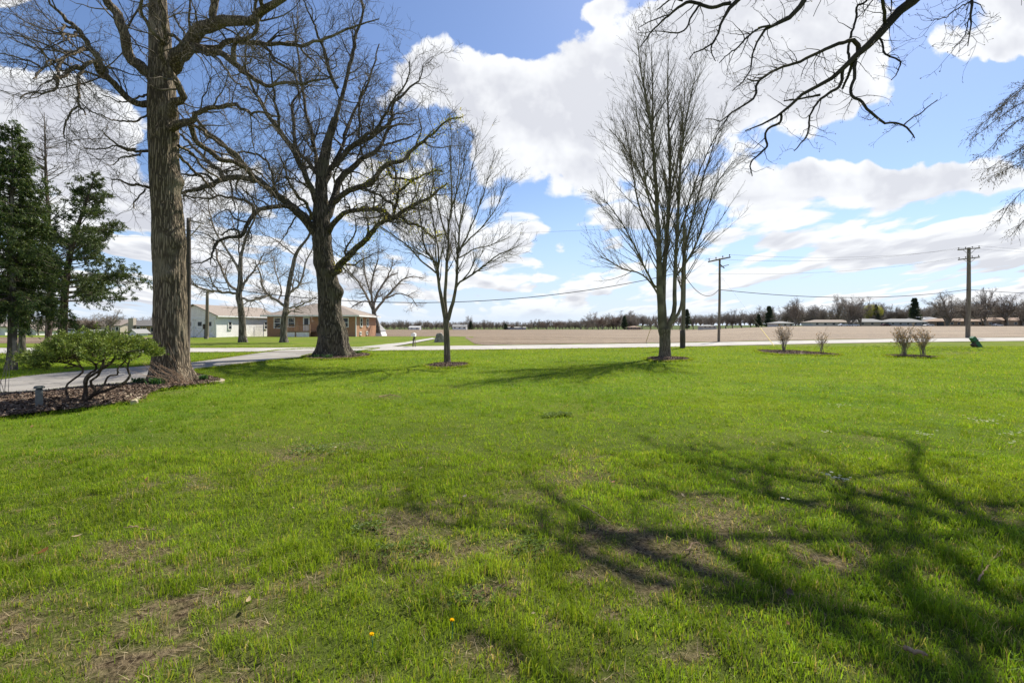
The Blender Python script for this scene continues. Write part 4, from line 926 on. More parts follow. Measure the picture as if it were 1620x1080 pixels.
TI = empty('larch_tree', base_of(76,556,27.), 'thin bare larch with upswept twigs rising above the dark pine', 'tree')
lp = np.array([[*PT(76,558,27.)], [*PT(79,400,27.)], [*PT(73,280,27.)], [*PT(70,178,27.)]]); lr = np.array([.17,.11,.07,.012])
lp, lr = resample(lp, lr, 24); g = Geo(); g.tubes(lp[None], lr[None], 12); g.build('trunk', MT['bark_p'], TI)
g = Geo(); a = grow(lp[None], lr[None], .085, (1.4,4.6), 8, (50,75), .05, .045, .013, t0=.35, t1=.98, taper=.75, asp=.006); g.tubes(*a, 4)
b_ = grow(*a, .22, (.3,1.), 4, (30,60), .1, .05, .008, t0=.1); g.tubes(*b_, 3); g.build('crown', MT['twig_b'], TI)

# ---- cloud-pruned juniper
YJ = 9.1
TJ = empty('juniper_bush', base_of(138,636,YJ), 'spreading juniper with twisted bare stems under a flat green canopy', 'bush')
JS = [([(134,637,6),(135,627,5),(136,616,4.4),(135,600,3.4),(143,590,2.6),(151,585,2.4),(152,575,2)], .1),
 ([(137,636,5),(145,625,4),(151,618,3),(143,604,2.8),(147,598,2.6),(155,594,2.4),(160,585,3),(168,579,3.4),(176,573,3),(184,562,2.4)], -.35),
 ([(138,634,4),(145,627,3.6),(155,619,3),(164,610,2.4),(168,602,2.2),(174,594,2.1),(187,592,2),(187,583,1.9),(199,570,1.5)], .5),
 ([(136,634,4.4),(147,625,4),(160,620,3.4),(178,614,3.2),(197,604,3),(204,593,2.6),(200,585,2.2),(204,570,2),(222,563,1.3)], .1),
 ([(137,634,4),(125,635,3.4),(113,635,3),(106,625,2.4),(104,611,2.2),(112,603,2.2),(120,597,2.2),(131,587,2.2),(126,579,2),(112,581,1.6),(101,582,1.2)], .2),
 ([(136,612,3.2),(138,600,3),(148,592,3),(158,585,3),(163,575,2.6),(163,560,2)], -.3),
 ([(127,580,1.8),(110,575,1.6),(85,572,1.3)], -.2),([(184,562,1.8),(205,556,1.5),(228,553,1)], -.5),([(152,576,2),(135,566,1.7),(110,560,1.2)], -.6),([(165,562,2),(160,552,1.6),(150,545,1)], .5),([(200,570,1.5),(190,558,1.4),(180,545,1)], .6)]
PJ, RJ = trace(TJ, [([(137,640,7),(137,633,6)], None)]+JS, YJ, .05, 20, rs=.62, r0s=.7)
g = Geo(); g.tubes(PJ, RJ*1.05, 9, cap=False); 
# foliage pads: flat sprays over an umbrella-like roof
npad = 520; px_ = rng.uniform(-1, 1, npad*3); py_ = rng.uniform(-1, 1, npad*3); k = px_**2+py_**2 < 1; px_ = px_[k][:npad]; py_ = py_[k][:npad]; npad = len(px_)
cx, cy = (150-810)/F*YJ, YJ
topz = lambda u, v: H+(HY-530)/F*YJ-.30*(u*u+v*v)**1.0-.10*(1-u)*(u*u)+.0
ph = rng.random(npad); pz = topz(px_, py_)-.17*ph*(1-.5*(px_**2+py_**2))+.05*np.sin(px_*9)*np.cos(py_*7)-.05*(px_ < -.3)
st = np.stack([cx+px_*1.0-.02, cy+py_*.75, pz-.05], 1)
d0 = nrm(np.stack([px_*.9+rng.normal(0, .35, npad), py_*.9+rng.normal(0, .35, npad), .15+rng.random(npad)*.35], 1))
pts = [st]; d = d0
for q in range(5): d = nrm(d+rng.normal(0, .12, (npad, 3))+np.array([0, 0, .03])); pts.append(pts[-1]+d*.045)
Pp = np.stack(pts, 1); Rp = np.full((npad, 6), .003); g.tubes(Pp, Rp, 3)
# feeder twigs from the stems to the pads
src = PJ[:, 12:].reshape(-1, 3); src = src[src[:, 2] > .62]
j = rng.integers(0, len(src), 160); q = rng.integers(0, npad, 160)
near_ = np.linalg.norm(src[j]-st[q], axis=1) < .8; j = j[near_]; q = q[near_]; a = src[j]; c_ = st[q]; mid = (a+c_)/2-np.array([0, 0, .04])
g.tubes(np.stack([a, mid, c_], 1), np.tile([.008,.006,.003], (len(a), 1)), 4)
g.build('stems', MT['bark_p'], TJ)
h = Geo(); s2 = grow(Pp, Rp, .022, (.06,.13), 3, (25,55), .1, .04, .0015, t0=.0, t1=1., taper=.3); 
leaves(h, Pp, 14, (.04,.08), (.006,.011), [(.17,.23,.05),(.23,.28,.06),(.10,.15,.035)], .7, .15)
leaves(h, s2[0], 6, (.03,.065), (.005,.009), [(.19,.25,.055),(.25,.30,.065),(.11,.16,.035)], .7, .15)
h.build('foliage', MT['needle'], TJ, smooth=False, col=True)

# ------------------------------------------------------------------ shrubs and small plants
def vase_shrub(label, px, py, wpx, hpx, group, seed, stems=14, leaf=.35, Y=None):
    x, y = G(px, py); 
    T = empty('dry_shrub', (x, y, 0.), label, 'shrub', group); n = stems
    az = rng.uniform(0, 2*np.pi, n); hh = hpx/F*y; ww = wpx/F*y/2
    p = np.stack([x+rng.normal(0, .06, n), y+rng.normal(0, .06, n), np.full(n, .0)], 1); tgt = np.stack([x+np.cos(az)*ww*rng.uniform(.25, .9, n), y+np.sin(az)*ww*rng.uniform(.25, .9, n), hh*rng.uniform(.65, .98, n)], 1)
    u = np.linspace(0, 1, 8)[None, :, None]; P = p[:, None]+(tgt-p)[:, None]*np.concatenate([u**1.5, u**1.5, u], 2)+rng.normal(0, .012, (n, 8, 3))*(u > 0)
    R = np.tile(np.linspace(.012, .004, 8), (n, 1)); g = Geo(); g.tubes(P, R, 5)
    a = grow(P, R, .10, (.3,.75), 5, (20,50), .12, .06, .0045, t0=.3, taper=.4); g.tubes(*a, 3)
    b = grow(*a, .09, (.1,.3), 3, (25,55), .12, .06, .0035); g.tubes(*b, 3); g.build('stems', MT['twig_far'], T)
    h = Geo(); leaves(h, b[0][rng.random(len(b[0])) < leaf], 2, (.03,.06), (.012,.024), [(.30,.17,.09),(.24,.13,.07),(.34,.23,.13)], 1.4)
    h.build('dead_leaves', MT['leaf'], T, smooth=False, col=True)
vase_shrub('tallest bare vase shaped shrub, left one in the left mulch bed', 1240, 556, 30, 42, 'dry shrubs in the lawn beds', 1, 18)
vase_shrub('smallest thin dry shrub, right one in the left mulch bed', 1299, 559, 20, 31, 'dry shrubs in the lawn beds', 2, 8, .6)
vase_shrub('bushy dry shrub with upright stems, left one in the right mulch bed', 1430, 563.5, 34, 44, 'dry shrubs in the lawn beds', 3, 20, .7)
vase_shrub('dry shrub with open spreading stems, nearest the tilted green pedestal', 1460, 564, 34, 42, 'dry shrubs in the lawn beds', 4, 14, .7)
# forsythia-like shrub at the left frame edge
x, y = G(-4, 624); T = empty('budding_shrub', (x, y, 0), 'thin shrub with yellow green buds beside the driveway at the left edge', 'shrub')
n = 16; u = np.linspace(0, 1, 8)[None, :, None]; p = np.stack([x+rng.normal(0, .1, n), y+rng.normal(0, .1, n), np.zeros(n)], 1)
tg = p+np.stack([rng.uniform(-.45, .3, n), rng.uniform(-.3, .3, n), rng.uniform(.7, 1.15, n)], 1)
P = p[:, None]+(tg-p)[:, None]*np.concatenate([u**1.4, u**1.4, u], 2); R = np.tile(np.linspace(.007, .002, 8), (n, 1)); g = Geo(); g.tubes(P, R, 4)
a = grow(P, R, .12, (.15,.4), 4, (20,50), .1, .05, .002, t0=.4); g.tubes(*a, 3); g.build('stems', MT['twig_far'], T)
h = Geo(); leaves(h, a[0], 5, (.02,.045), (.007,.014), [(.26,.33,.05),(.34,.36,.06),(.18,.26,.05)], 1.3); h.build('leaves', MT['leaf'], T, smooth=False, col=True)
# daffodil leaf clumps
def clump(px, py, label, n, L, sp=.12):
    x, y = G(px, py); g = Geo(); az = rng.uniform(0, 2*np.pi, n); l = rng.uniform(.6, 1, n)*L; o = rng.uniform(.15, .6, n)
    b = np.stack([x+np.clip(rng.normal(0, sp*.35, n), -sp*.7, sp*.7), y+rng.normal(0, sp*.25, n), np.full(n, .01)], 1); dd = np.stack([np.cos(az)*o, np.sin(az)*o, np.ones(n)], 1)
    s = np.stack([-np.sin(az), np.cos(az), np.zeros(n)], 1)*.009
    m = b+dd*(l*.6)[:, None]; t = m+np.stack([np.cos(az)*o*1.7, np.sin(az)*o*1.7, .45*np.ones(n)], 1)*(l*.4)[:, None]
    V = np.stack([b-s, b+s, m+s, m-s, t], 1); k = np.arange(n)[:, None]*5
    c = np.array([.05,.12,.045])*(.6+.9*rng.random((n, 1))); g.add(V, Q=k+np.array([0,1,2,3]), T=k+np.array([3,2,4]), col=np.repeat(c, 5, 0))
    o_ = g.build('daffodil_clump', MT['leaf'], smooth=False, col=True, origin=(x, y, 0)); tag(o_, label, 'plant', 'daffodil leaf clumps by the trunks')
clump(219, 608, 'dark green daffodil leaves, leftmost clump, in the mulch beside the juniper', 90, .24, .2)
clump(247, 610, 'largest daffodil leaf clump against the foot of the furrowed trunk', 130, .27, .26)
clump(322, 602, 'small daffodil leaf clump right of the furrowed trunk', 80, .22, .14)
clump(500, 566, 'low green leaf clump at left foot of the great oak', 60, .25, .3)
clump(519, 566.5, 'low green leaf clump at middle foot of the great oak', 60, .25, .3)
clump(567, 560, 'low green leaf clump at right foot of the great oak', 60, .3, .3)
# dead arching canes at the foot of the left trunk
x, y = G(290, 609); T = empty('dead_canes', (x, y, 0), 'tangle of dry arching canes against the foot of the furrowed trunk', 'shrub')
n = 26; p = np.stack([x+rng.normal(0, .18, n), y-.05+rng.normal(0, .05, n), np.zeros(n)], 1); d = nrm(np.stack([rng.normal(-.8, .5, n), rng.normal(-.15, .2, n), rng.uniform(.5, 1.3, n)], 1)); pts = [p]
Lc = rng.uniform(.5, 1.25, n)
for q in range(8): d = nrm(d+rng.normal(0, .05, (n, 3))+np.array([0, 0, -.06])); p = p+d*(Lc/8)[:, None]; pts.append(p)
P = np.stack(pts, 1); R = np.tile(np.linspace(.006, .002, 9), (n, 1)); g = Geo(); g.tubes(P, R, 4); a = grow(P, R, .25, (.1,.3), 3, (25,60), .1, 0, .0015); g.tubes(*a, 3); g.build('canes', MT['stick'], T)

# dandelions, fallen bits
def dandelion(px, py, label):
    x, y = G(px, py); z = float(lumps(np.array([x]), np.array([y]))[0]); T = empty('dandelion', (x, y, z), label, 'flower', 'dandelions in the foreground grass')
    g = Geo(); g.tube([(x, y, z), (x+.004, y, z+.05), (x, y, z+.085)], .0022, 6); g.build('stem', MT['green_metal'], T)
    g = Geo(); n = 70; a = rng.uniform(0, 2*np.pi, n); e = rng.uniform(.1, 1.2, n); d = np.stack([np.cos(a)*np.cos(e), np.sin(a)*np.cos(e), np.sin(e)], 1)
    c = np.array([x, y, z+.085]); s = nrm(np.cross(d, rng.normal(size=(n, 3))))*.002
    V = np.stack([c+s*0-s, c+s, c+d*.012+s, c+d*.012-s], 1); g.add(V, Q=np.arange(n*4).reshape(-1, 4), col=np.tile([.9,.66,.02], (n*4, 1)))
    g.build('flower_head', MT['leaf'], T, smooth=False, col=True)
dandelion(588, 1034, 'yellow dandelion nearest the bottom edge of the lawn')
dandelion(715, 1010, 'yellow dandelion right of and behind the other one')
def stick(pts, r, label, name='fallen_stick', sub=0):
    q = [(*G(px, py), 0) for px, py in pts]; P = np.array([[a, b, float(lumps(np.array([a]), np.array([b]))[0])+.03+r] for a, b, _ in q])
    rr = np.linspace(r, r*.5, len(P)); P, rr = resample(P, rr, 14); P += rng.normal(0, .003, P.shape); g = Geo(); g.tubes(P[None], rr[None], 7, cap=True)
    if sub: a = grow(P[None], rr[None], .07, (.05,.2), 4, (35,70), .2, .02, .0015, t0=.2); g.tubes(*a, 4)
    tag(g.build(name, MT['stick'], origin=tuple(P[0])), label, 'stick')
stick([(1432,1040),(1450,1050),(1468,1057)], .011, 'short stripped reddish stick lying in the near right grass')
stick([(1548,925),(1562,900),(1572,888),(1590,870)], .005, 'thin forked grey twig lying in shade at the right', 'fallen_twig', 1)
stick([(205,838),(225,842),(245,846)], .004, 'dark bent twig lying in the left lawn', 'fallen_twig', 1)
stick([(600,630),(618,628),(634,631)], .01, 'small dark twig lying in the lawn below the oak', 'fallen_twig', 1)
stick([(920,806),(945,820),(965,838)], .005, 'pale twig lying on the bare soil patch', 'fallen_twig', 1)
stick([(1085,880),(1100,868),(1120,872)], .004, 'thin pale twig lying right of the bare soil patch', 'fallen_twig', 1)
def leaf(px, py, s, c, label, n=1):
    x, y = G(px, py); z = float(lumps(np.array([x]), np.array([y]))[0])+.05; g = Geo(); m = 9; a = rng.uniform(0, 6.28)
    u = np.linspace(-1, 1, m); w = .42*(1-u**2)*(1+.25*np.sin(u*11)); P = []
    for i in range(m):
        for v in (-1, 0, 1): P.append([x+s*(u[i]*math.cos(a)-v*w[i]*math.sin(a)), y+s*(u[i]*math.sin(a)+v*w[i]*math.cos(a)), z+s*(.35*u[i]**2+.3*abs(v)*w[i])])
    Q = [[i*3+j, i*3+j+1, i*3+j+4, i*3+j+3] for i in range(m-1) for j in range(2)]
    g.add(P, Q=Q, col=c); tag(g.build('fallen_leaf', MT['leaf'], origin=(x, y, z), col=True), label, 'leaf')
leaf(66, 886, .05, (.20,.09,.03), 'large curled brown leaf in the grass at far left')
leaf(393, 968, .028, (.55,.42,.26), 'pale tan dead leaf standing in the near left grass')
leaf(735, 795, .032, (.42,.36,.26), 'pale grey dead leaf in the middle of the lawn')
leaf(122, 862, .03, (.5,.38,.25), 'pale curled leaf behind the large brown one')
leaf(1250, 948, .045, (.12,.07,.05), 'dark dead leaf on the thin soil patch at right')
leaf(970, 768, .03, (.35,.16,.07), 'rusty leaf at the edge of the branch shadow')
n = 420; y = np.sqrt(rng.uniform(1.6**2, 17**2, n)); x = rng.uniform(-1, 1, n)*1.1*y; k = ~near_hard(x, y); x = x[k]; y = y[k]; n = len(x)
a = rng.uniform(0, 6.28, n); s = rng.uniform(.008, .024, n); z = lumps(x, y)+rng.uniform(.02, .05, n)
p = np.stack([x, y, z], 1); d = np.stack([np.cos(a), np.sin(a), rng.normal(0, .4, n)], 1)*s[:, None]; e = np.stack([-np.sin(a), np.cos(a), rng.normal(0, .5, n)], 1)*s[:, None]*.5
cc = np.array([[.30,.16,.08],[.5,.4,.26],[.18,.10,.06],[.42,.30,.18]])[rng.integers(0, 4, n)]
g = Geo(); g.add(np.stack([p-d, p+e, p+d, p-e+np.array([0,0,.006])], 1), Q=np.arange(n*4).reshape(-1, 4), col=np.repeat(cc, 4, 0))
tag(g.build('leaf_litter', MT['leaf'], smooth=False, col=True), kind='stuff', label='scraps of dead leaf scattered through the lawn')
def flowers(spots, label):
    g = Geo()
    for (px, py, sx, sy, n) in spots:
        q = np.column_stack([px+rng.normal(0, sx, n), py+rng.normal(0, sy, n)])
        for (a_, b_) in q:
            X, Y = G(a_, b_); z = float(lumps(np.array([X]), np.array([Y]))[0])+.055+.02*rng.random(); r = rng.uniform(.008, .014)
            for k in range(5):
                t = k*2*np.pi/5; c, s_ = math.cos(t), math.sin(t)
                g.add([[X, Y, z], [X+r*math.cos(t-.4), Y+r*math.sin(t-.4), z+.004], [X+r*1.3*c, Y+r*1.3*s_, z+.002], [X+r*math.cos(t+.4), Y+r*math.sin(t+.4), z+.004]], Q=[[0,1,2,3]], col=(.62,.62,.70))
    tag(g.build('white_flowers', MT['leaf'], smooth=False, col=True), kind='stuff', label=label)
flowers([(1330,768,8,3,18),(1310,763,6,2,8),(1462,692,7,2,12),(1310,692,6,2,6),(1560,670,14,3,20),(1600,693,10,1.5,12),(1545,668,14,2,8),(1330,646,16,1.5,12),(1243,803,3,2,3),(1605,708,4,1,4),(1400,580,60,8,14),(1480,650,90,20,16)], 'tiny white spring flowers dotted in the right lawn')
def weeds():
    g = Geo()
    for (px, py, sx, sy, n, s) in [(878,656,14,1.6,60,.03),(500,712,26,6,70,.022),(1500,553,50,2,160,.06),(1400,549,40,1.6,50,.07),(580,840,20,6,30,.018),(840,870,16,8,40,.016),(640,870,30,8,50,.016),(740,950,30,10,40,.014)]:
        qx = px+rng.normal(0, sx, n); qy = py+rng.normal(0, sy, n); Y = F*H/(qy-HY); X = (qx-810)/F*Y; z = lumps(X, Y)+.03
        for i in range(n):
            for k in range(5):
                t = rng.uniform(0, 6.28); c, s_ = math.cos(t)*s, math.sin(t)*s
                g.add([[X[i], Y[i], z[i]], [X[i]+c-s_*.4, Y[i]+s_+c*.4, z[i]+s*.5], [X[i]+c*1.7, Y[i]+s_*1.7, z[i]+s*.2], [X[i]+c+s_*.4, Y[i]+s_-c*.4, z[i]+s*.5]], Q=[[0,1,2,3]], col=np.array([.13,.19,.045])*rng.uniform(.6, 1.5))
    tag(g.build('lawn_weeds', MT['leaf'], smooth=False, col=True), kind='stuff', label='broad leaved weeds growing in patches of the lawn')
weeds()

# ------------------------------------------------------------------ bollard, edging, boulder, mailbox, pedestal
x, y = G(62, 645); T = empty('garden_bollard', (x, y, 0), 'short grey bollard lamp with a square cap in the mulch', 'bollard lamp')
g = Geo(); g.tube([(x, y, -.03), (x, y, .30), (x, y, .33)], [.052, .052, .056], 24, n=8); g.build('post', MT['grey_plastic'], T)
g = Geo(); g.tube([(x, y, .355), (x, y, .385), (x, y, .40)], [.075, .075, .055], 24, n=6); g.build('cap', MT['grey_plastic'], T, smooth=False)
g = Geo(); g.tube([(x, y, .325), (x, y, .36)], .045, 20); g.build('lamp_lens', MT['glass'], T)
def edging(pts, label, w=.05, h=.045):
    q = [(*G(px, py), .03) for px, py in pts]; P, r = resample(np.array(q), np.full(len(q), w), 16); P[:, 2] = h*.4
    V = []; T_ = nrm(np.gradient(P, axis=0)); N_ = np.stack([-T_[:, 1], T_[:, 0], np.zeros(16)], 1)
    for s, z in ((-1, -.03), (-1, h*.8), (-.6, h), (.6, h), (1, h*.8), (1, -.03)): V.append(P*[1, 1, 0]+N_*w*s+[0, 0, z])
    V = np.stack(V, 1).reshape(-1, 3); Q = [[i*6+j, i*6+j+1, i*6+j+7, i*6+j+6] for i in range(15) for j in range(5)]+[[0,1,2,5],[2,3,4,5],[90,95,92,91],[92,95,94,93]]
    g = Geo(); g.add(V, Q=Q); tag(g.build('edging_stone', MT['tan_edge'], smooth=False, origin=tuple(P[0])), label, 'edging stone', 'tan edging stones of the mulch bed')
edging([(201,631),(212,624),(224,620),(240,617.5)], 'long curved tan edging stone in the mulch below the juniper')
edging([(211,637),(216,633.5),(219,631)], 'short tan edging stone just in front of the long curved one')
edging([(334,605.5),(345,605),(352,603),(350,601)], 'curved pale edging stone right of the furrowed trunk')
# boulder
x, y = G(695, 541); T = empty('boulder', (x, y, 0), 'big grey slanted boulder on the grass behind the slender maple', 'boulder')
g = Geo(); n = 28; m = 18; th, ph = np.meshgrid(np.linspace(0, 2*np.pi, n, endpoint=False), np.linspace(-.35, np.pi/2, m))
rr = 1+.28*(vn(th/(2*np.pi)*5, ph*2, 3, 5)-.5)+.12*(vn(th/(2*np.pi)*12, ph*6, 6, 12)-.5)
Xb = np.sign(np.cos(th))*np.abs(np.cos(th))**.8*np.cos(ph)**.55*.50*rr; Yb = np.sin(th)*np.cos(ph)**.55*.4*rr; Zb = np.sin(ph)*.78*rr
Xb = Xb*(1-.3*Zb)+.10*Zb
Vb = np.stack([x+Xb, y+Yb, Zb], -1); i = np.arange(m-1)[:, None]*n; q = np.arange(n)[None]; g.add(Vb, Q=np.stack([i+q, i+(q+1) % n, i+n+(q+1) % n, i+n+q], -1)); g.build('rock', MT['rock'], T)
# mailbox
x, y = G(654, 548.5); T = empty('mailbox', (x, y, 0), 'pale mailbox on a leaning dark post across the road', 'mailbox')
g = Geo(); g.tube([(x-.03, y, -.05), (x+.0, y, .45), (x+.05, y, .72)], .045, 6); g.tube([(x+.14, y, -.05), (x+.1, y, .62)], .03, 6); g.tube([(x-.06, y, .48), (x+.16, y, .66)], .03, 6); g.build('post', MT['wood_dark'], T)
prof = [(x+.02-.13, .72), (x+.02+.13, .72), (x+.02+.13, .86)]+[(x+.02+.13*math.cos(t), .86+.10*math.sin(t)) for t in np.linspace(.3, 2.84, 7)]+[(x+.02-.13, .86)]
g = Geo(); g.prism(prof, y-.26, y+.26); g.build('box', MT['white'], T, smooth=False)
g = Geo(); g.prism([(x+.02+(a-x-.02)*.9, .735+(b-.72)*.86) for a, b in prof], y-.275, y-.262); g.build('lid', MT['white2'], T, smooth=False)
g = Geo(); g.box(x+.155, x+.165, y-.2, y-.17, .8, .98); g.box(x+.155, x+.165, y-.2, y-.1, .93, .98); g.build('flag', MT['brick'], T, smooth=False)
# tilted green pedestal
x, y = G(1549, 549); T = empty('utility_pedestal', (x, y, 0), 'dark green utility pedestal tilted over in the grass by the road', 'pedestal')
th = R_(-36); rot = lambda v: np.stack([x+(v[:, 0])*math.cos(th)+(v[:, 2])*math.sin(th), y+v[:, 1], -v[:, 0]*math.sin(th)+v[:, 2]*math.cos(th)], 1)
g = Geo(); g.prism([(-.13,-.1),(.13,-.1),(.13,.78),(.10,.84),(-.10,.84),(-.13,.78)], -.13, .13, M=rot); g.build('housing', MT['green_metal'], T, smooth=False)
g = Geo(); g.box(-.15, .15, -.15, .15, .50, .54, M=rot); g.build('collar', MT['rust'], T, smooth=False)
g = Geo(); g.box(-.32, -.13, -.12, .12, .28, .46, M=rot); g.box(-.28, -.13, -.1, .1, -.02, .28, M=rot); g.build('open_panel', MT['rust'], T, smooth=False)

# ------------------------------------------------------------------ poles and wires
def pole(px, py, top, rpx, label, m='wood', Y=None, extra=None):
    if Y is None: Y = F*H/(py-HY)
    x = (px-810)/F*Y; zt = H-(top-HY)/F*Y; b = float(gz(x, Y)); r = rpx/F*Y
    T = empty('utility_pole', (x, Y, b), label, 'utility pole')
    g = Geo(); g.tube([(x, Y, b-.1), (x+.01*(zt), Y, (zt+b)/2), (x+.012*zt, Y, zt)], [r*1.1, r, r*.8], 14, n=12); g.build('shaft', MT[m], T)
    return T, x, Y, zt, r
def wires(segs, label, r=.012, name='overhead_cable'):
    g = Geo()
    for a, b, sag in segs:
        a = np.array(a); b = np.array(b); t = np.linspace(0, 1, 25)[:, None]; P = a+(b-a)*t; P[:, 2] -= (4*sag*t*(1-t))[:, 0]; g.tubes(P[None], np.full((1, 25), r), 5)
    tag(g.build(name, MT['wire']), label, 'cable')
P1 = pole(1080, 550.5, 350, 2.9, 'plain dark topped pole just right of the tall bare tree')
g = Geo(); x, Y, zt, r = P1[1:]; g.tube([(x, Y, 0), (x, Y, 1.15)], r*1.45, 14, n=4); g.build('base_sleeve', MT['wood_dark'], P1[0])
P2 = pole(1137, 541, 409, 1.9, 'short crossarm pole midway, between the tall tree and left shrubs')
P3 = pole(1531, 534.5, 392, 2.8, 'tall double crossarm pole nearest the right edge')
def arm(T, x, Y, z, hw, tilt, m='wood', dy=-.14, pins=4, skew=.0, name='crossarm'):
    g = Geo(); g.box(-hw, hw, -.05, .05, -.06, .06, M=lambda v: np.stack([x+v[:, 0]*math.cos(tilt), Y+dy+v[:, 1]+v[:, 0]*skew, z+v[:, 0]*math.sin(tilt)+v[:, 2]], 1)); a = g.build(name, MT[m], T, smooth=False)
    pts = []
    for u in np.linspace(-hw*.92, hw*.92, pins):
        if abs(u) < .2: continue
        q = (x+u*math.cos(tilt), Y+dy+u*skew, z+u*math.sin(tilt)); g = Geo(); g.tube([(q[0], q[1], q[2]+.05), (q[0], q[1], q[2]+.14), (q[0], q[1], q[2]+.16), (q[0], q[1], q[2]+.26)], [.02,.02,.06,.045], 8); pts.append((q[0], q[1], q[2]+.24)); i_ = g.build('insulator', MT['ins'], None); i_.data.transform(__import__('mathutils').Matrix.Translation([-v for v in T['_o']])); i_.parent = a
    return pts
x2, Y2, z2 = P2[1:4]; w2 = arm(P2[0], x2, Y2, z2-.1, 1.15, .22, skew=.3)
g = Geo(); g.tube([(x2+.1, Y2, z2-.75), (x2+.85, Y2-.1, z2-.55)], .03, 6); g.tube([(x2+.1, Y2-.1, z2-.55), (x2+.45, Y2-.1, z2-.85)], .05, 6); g.build('bracket', MT['rust'], P2[0])
x3, Y3, z3 = P3[1:4]; w3 = arm(P3[0], x3, Y3, z3-.15, 1.5, .10, skew=.15); w3b = arm(P3[0], x3, Y3, z3-1.25, 1.45, .12, skew=.15)
g = Geo()
for s in (-1, 1):
    g.tube([(x3+s*.8, Y3-.2, z3-.15+s*.08), (x3, Y3-.2, z3-.85)], .025, 5); g.tube([(x3+s*.75, Y3-.2, z3-1.25+s*.08), (x3, Y3-.2, z3-1.8)], .025, 5)
g.build('arm_braces', MT['steel'], P3[0])
P4 = pole(296, 553.5, 345, 3.6, 'pole with pale bracket arm hidden beside the furrowed trunk', 'wood_dark', 27.)
x4, Y4, z4 = P4[1:4]; g = Geo(); g.tube([(x4, Y4, z4-.1), PT(322,354,26.6)], .045, 6); g.tube([PT(317,356,26.7), (x4+.05, Y4, z4-1.2)], .035, 6); g.build('bracket_arm', MT['wood_pale'], P4[0])
P5 = pole(327, 535.8, 462, 2.5, 'short bare pole with meter box in front of the white garage')
x5, Y5, z5 = P5[1:4]; g = Geo(); g.box(x5-.32, x5-.12, Y5-.2, Y5+.1, 1.05, 1.6); g.tube([(x5-.22, Y5-.05, .0), (x5-.22, Y5-.05, 1.1)], .03, 6); g.build('meter_box', MT['rust'], P5[0], smooth=False)
c1 = (P1[1], P1[2], H-(430-HY)/F*P1[2]); c4 = (x4, Y4, H-(447-HY)/F*Y4); far4 = (-75, 33., H-(405-HY)/F*33+1.2)
c2 = (x2, Y2, H-(458-HY)/F*Y2); c3 = (x3, Y3, H-(458-HY)/F*Y3); c9 = (130., 75., 8.4)
wires([(c4, c1, 1.55)], 'thick black cable sagging from the left pole to the middle pole', .022)
wires([(far4, c4, .9)], 'cable running from the left pole out past the pine', .018)
wires([(c1, c2, 1.0)], 'short slack cable between the two middle poles', .022)
wires([(c2, c3, .8), (c3, c9, 1.4)], 'low black cable sagging between the two crossarm poles', .03)
wires([(w2[i], w3[j], .7) for i, j in ((0, 0), (-1, -1))]+[(w3[i], (150+i, 84., 15.+i*.2), 1.2) for i in (0, -1)]+[(w3b[0], (w2[0][0], w2[0][1], w2[0][2]-1.3), .6)], 'thin upper power lines running between the crossarms', .009, 'power_lines')
wires([(P1[1:3]+(P1[3]-.25,), (-60, 40, 10.5), 1.2)], 'faint thin wire from the middle pole over to the left', .006, 'power_line')
def guy(T, px0, py0, px1, py1, ptop, label):
    a = (*G(px0, py0), 0); b = np.array(ptop); a = np.array(a); L = np.linalg.norm(b-a); d = (b-a)/L; 
    E = empty('guy_wire', tuple(a), label, 'guy wire'); g = Geo(); g.tube([a-d*.1, b], .0045, 5); g.build('wire', MT['wire'], E)
    g = Geo(); g.tube([a+d*.1, a+d*2.3], .022, 7); g.build('guard', MT['yellow'], E)
guy(P2[0], 1226, 548.5, 0, 0, (x2, Y2, z2-1.3), 'guy wire with yellow guard beside the left dry shrub')
guy(P1[0], 1022, 541, 0, 0, (P1[1], P1[2], P1[3]-1.), 'guy wire with yellow guard left of the tall tree')

# ------------------------------------------------------------------ buildings
def frame(ox, oy, ang, oz=0.):
    c, s = math.cos(ang), math.sin(ang)
    return lambda v: np.stack([ox+v[:, 0]*c-v[:, 1]*s, oy+v[:, 0]*s+v[:, 1]*c, oz+v[:, 2]], 1)
def win(T, M, x0, x1, z0, z1, y, fm='white', side=0, mull=1, L=None):
    """window on face y (front, looking -y) or on side x=y when side=1 (looking +x) / -1"""
    def tr(v):
        if side == 1: v = np.stack([y+(-v[:, 1]), v[:, 0], v[:, 2]], 1)
        elif side == -1: v = np.stack([y+v[:, 1], v[:, 0], v[:, 2]], 1)
        else: v = v+np.array([0, y, 0])
        return M(v)
    g = Geo(); f = .09
    for b in ((x0-f, x1+f, -.05, .04, z1, z1+f), (x0-f, x1+f, -.07, .04, z0-f, z0), (x0-f, x0, -.05, .04, z0, z1), (x1, x1+f, -.05, .04, z0, z1)): g.box(*b, M=tr)
    if mull: g.box(x0, x1, -.04, .04, (z0+z1)/2-.03, (z0+z1)/2+.03, M=tr)
    w = g.build('window', MT[fm], T, smooth=False); g = Geo(); g.box(x0+.001, x1-.001, -.012, .03, z0+.001, z1-.001, M=tr); p = g.build('pane', MT['glass'], None, smooth=False)
    me = p.data; o = T['_o']; me.transform(__import__('mathutils').Matrix.Translation((-o[0], -o[1], -o[2]))); p.parent = w
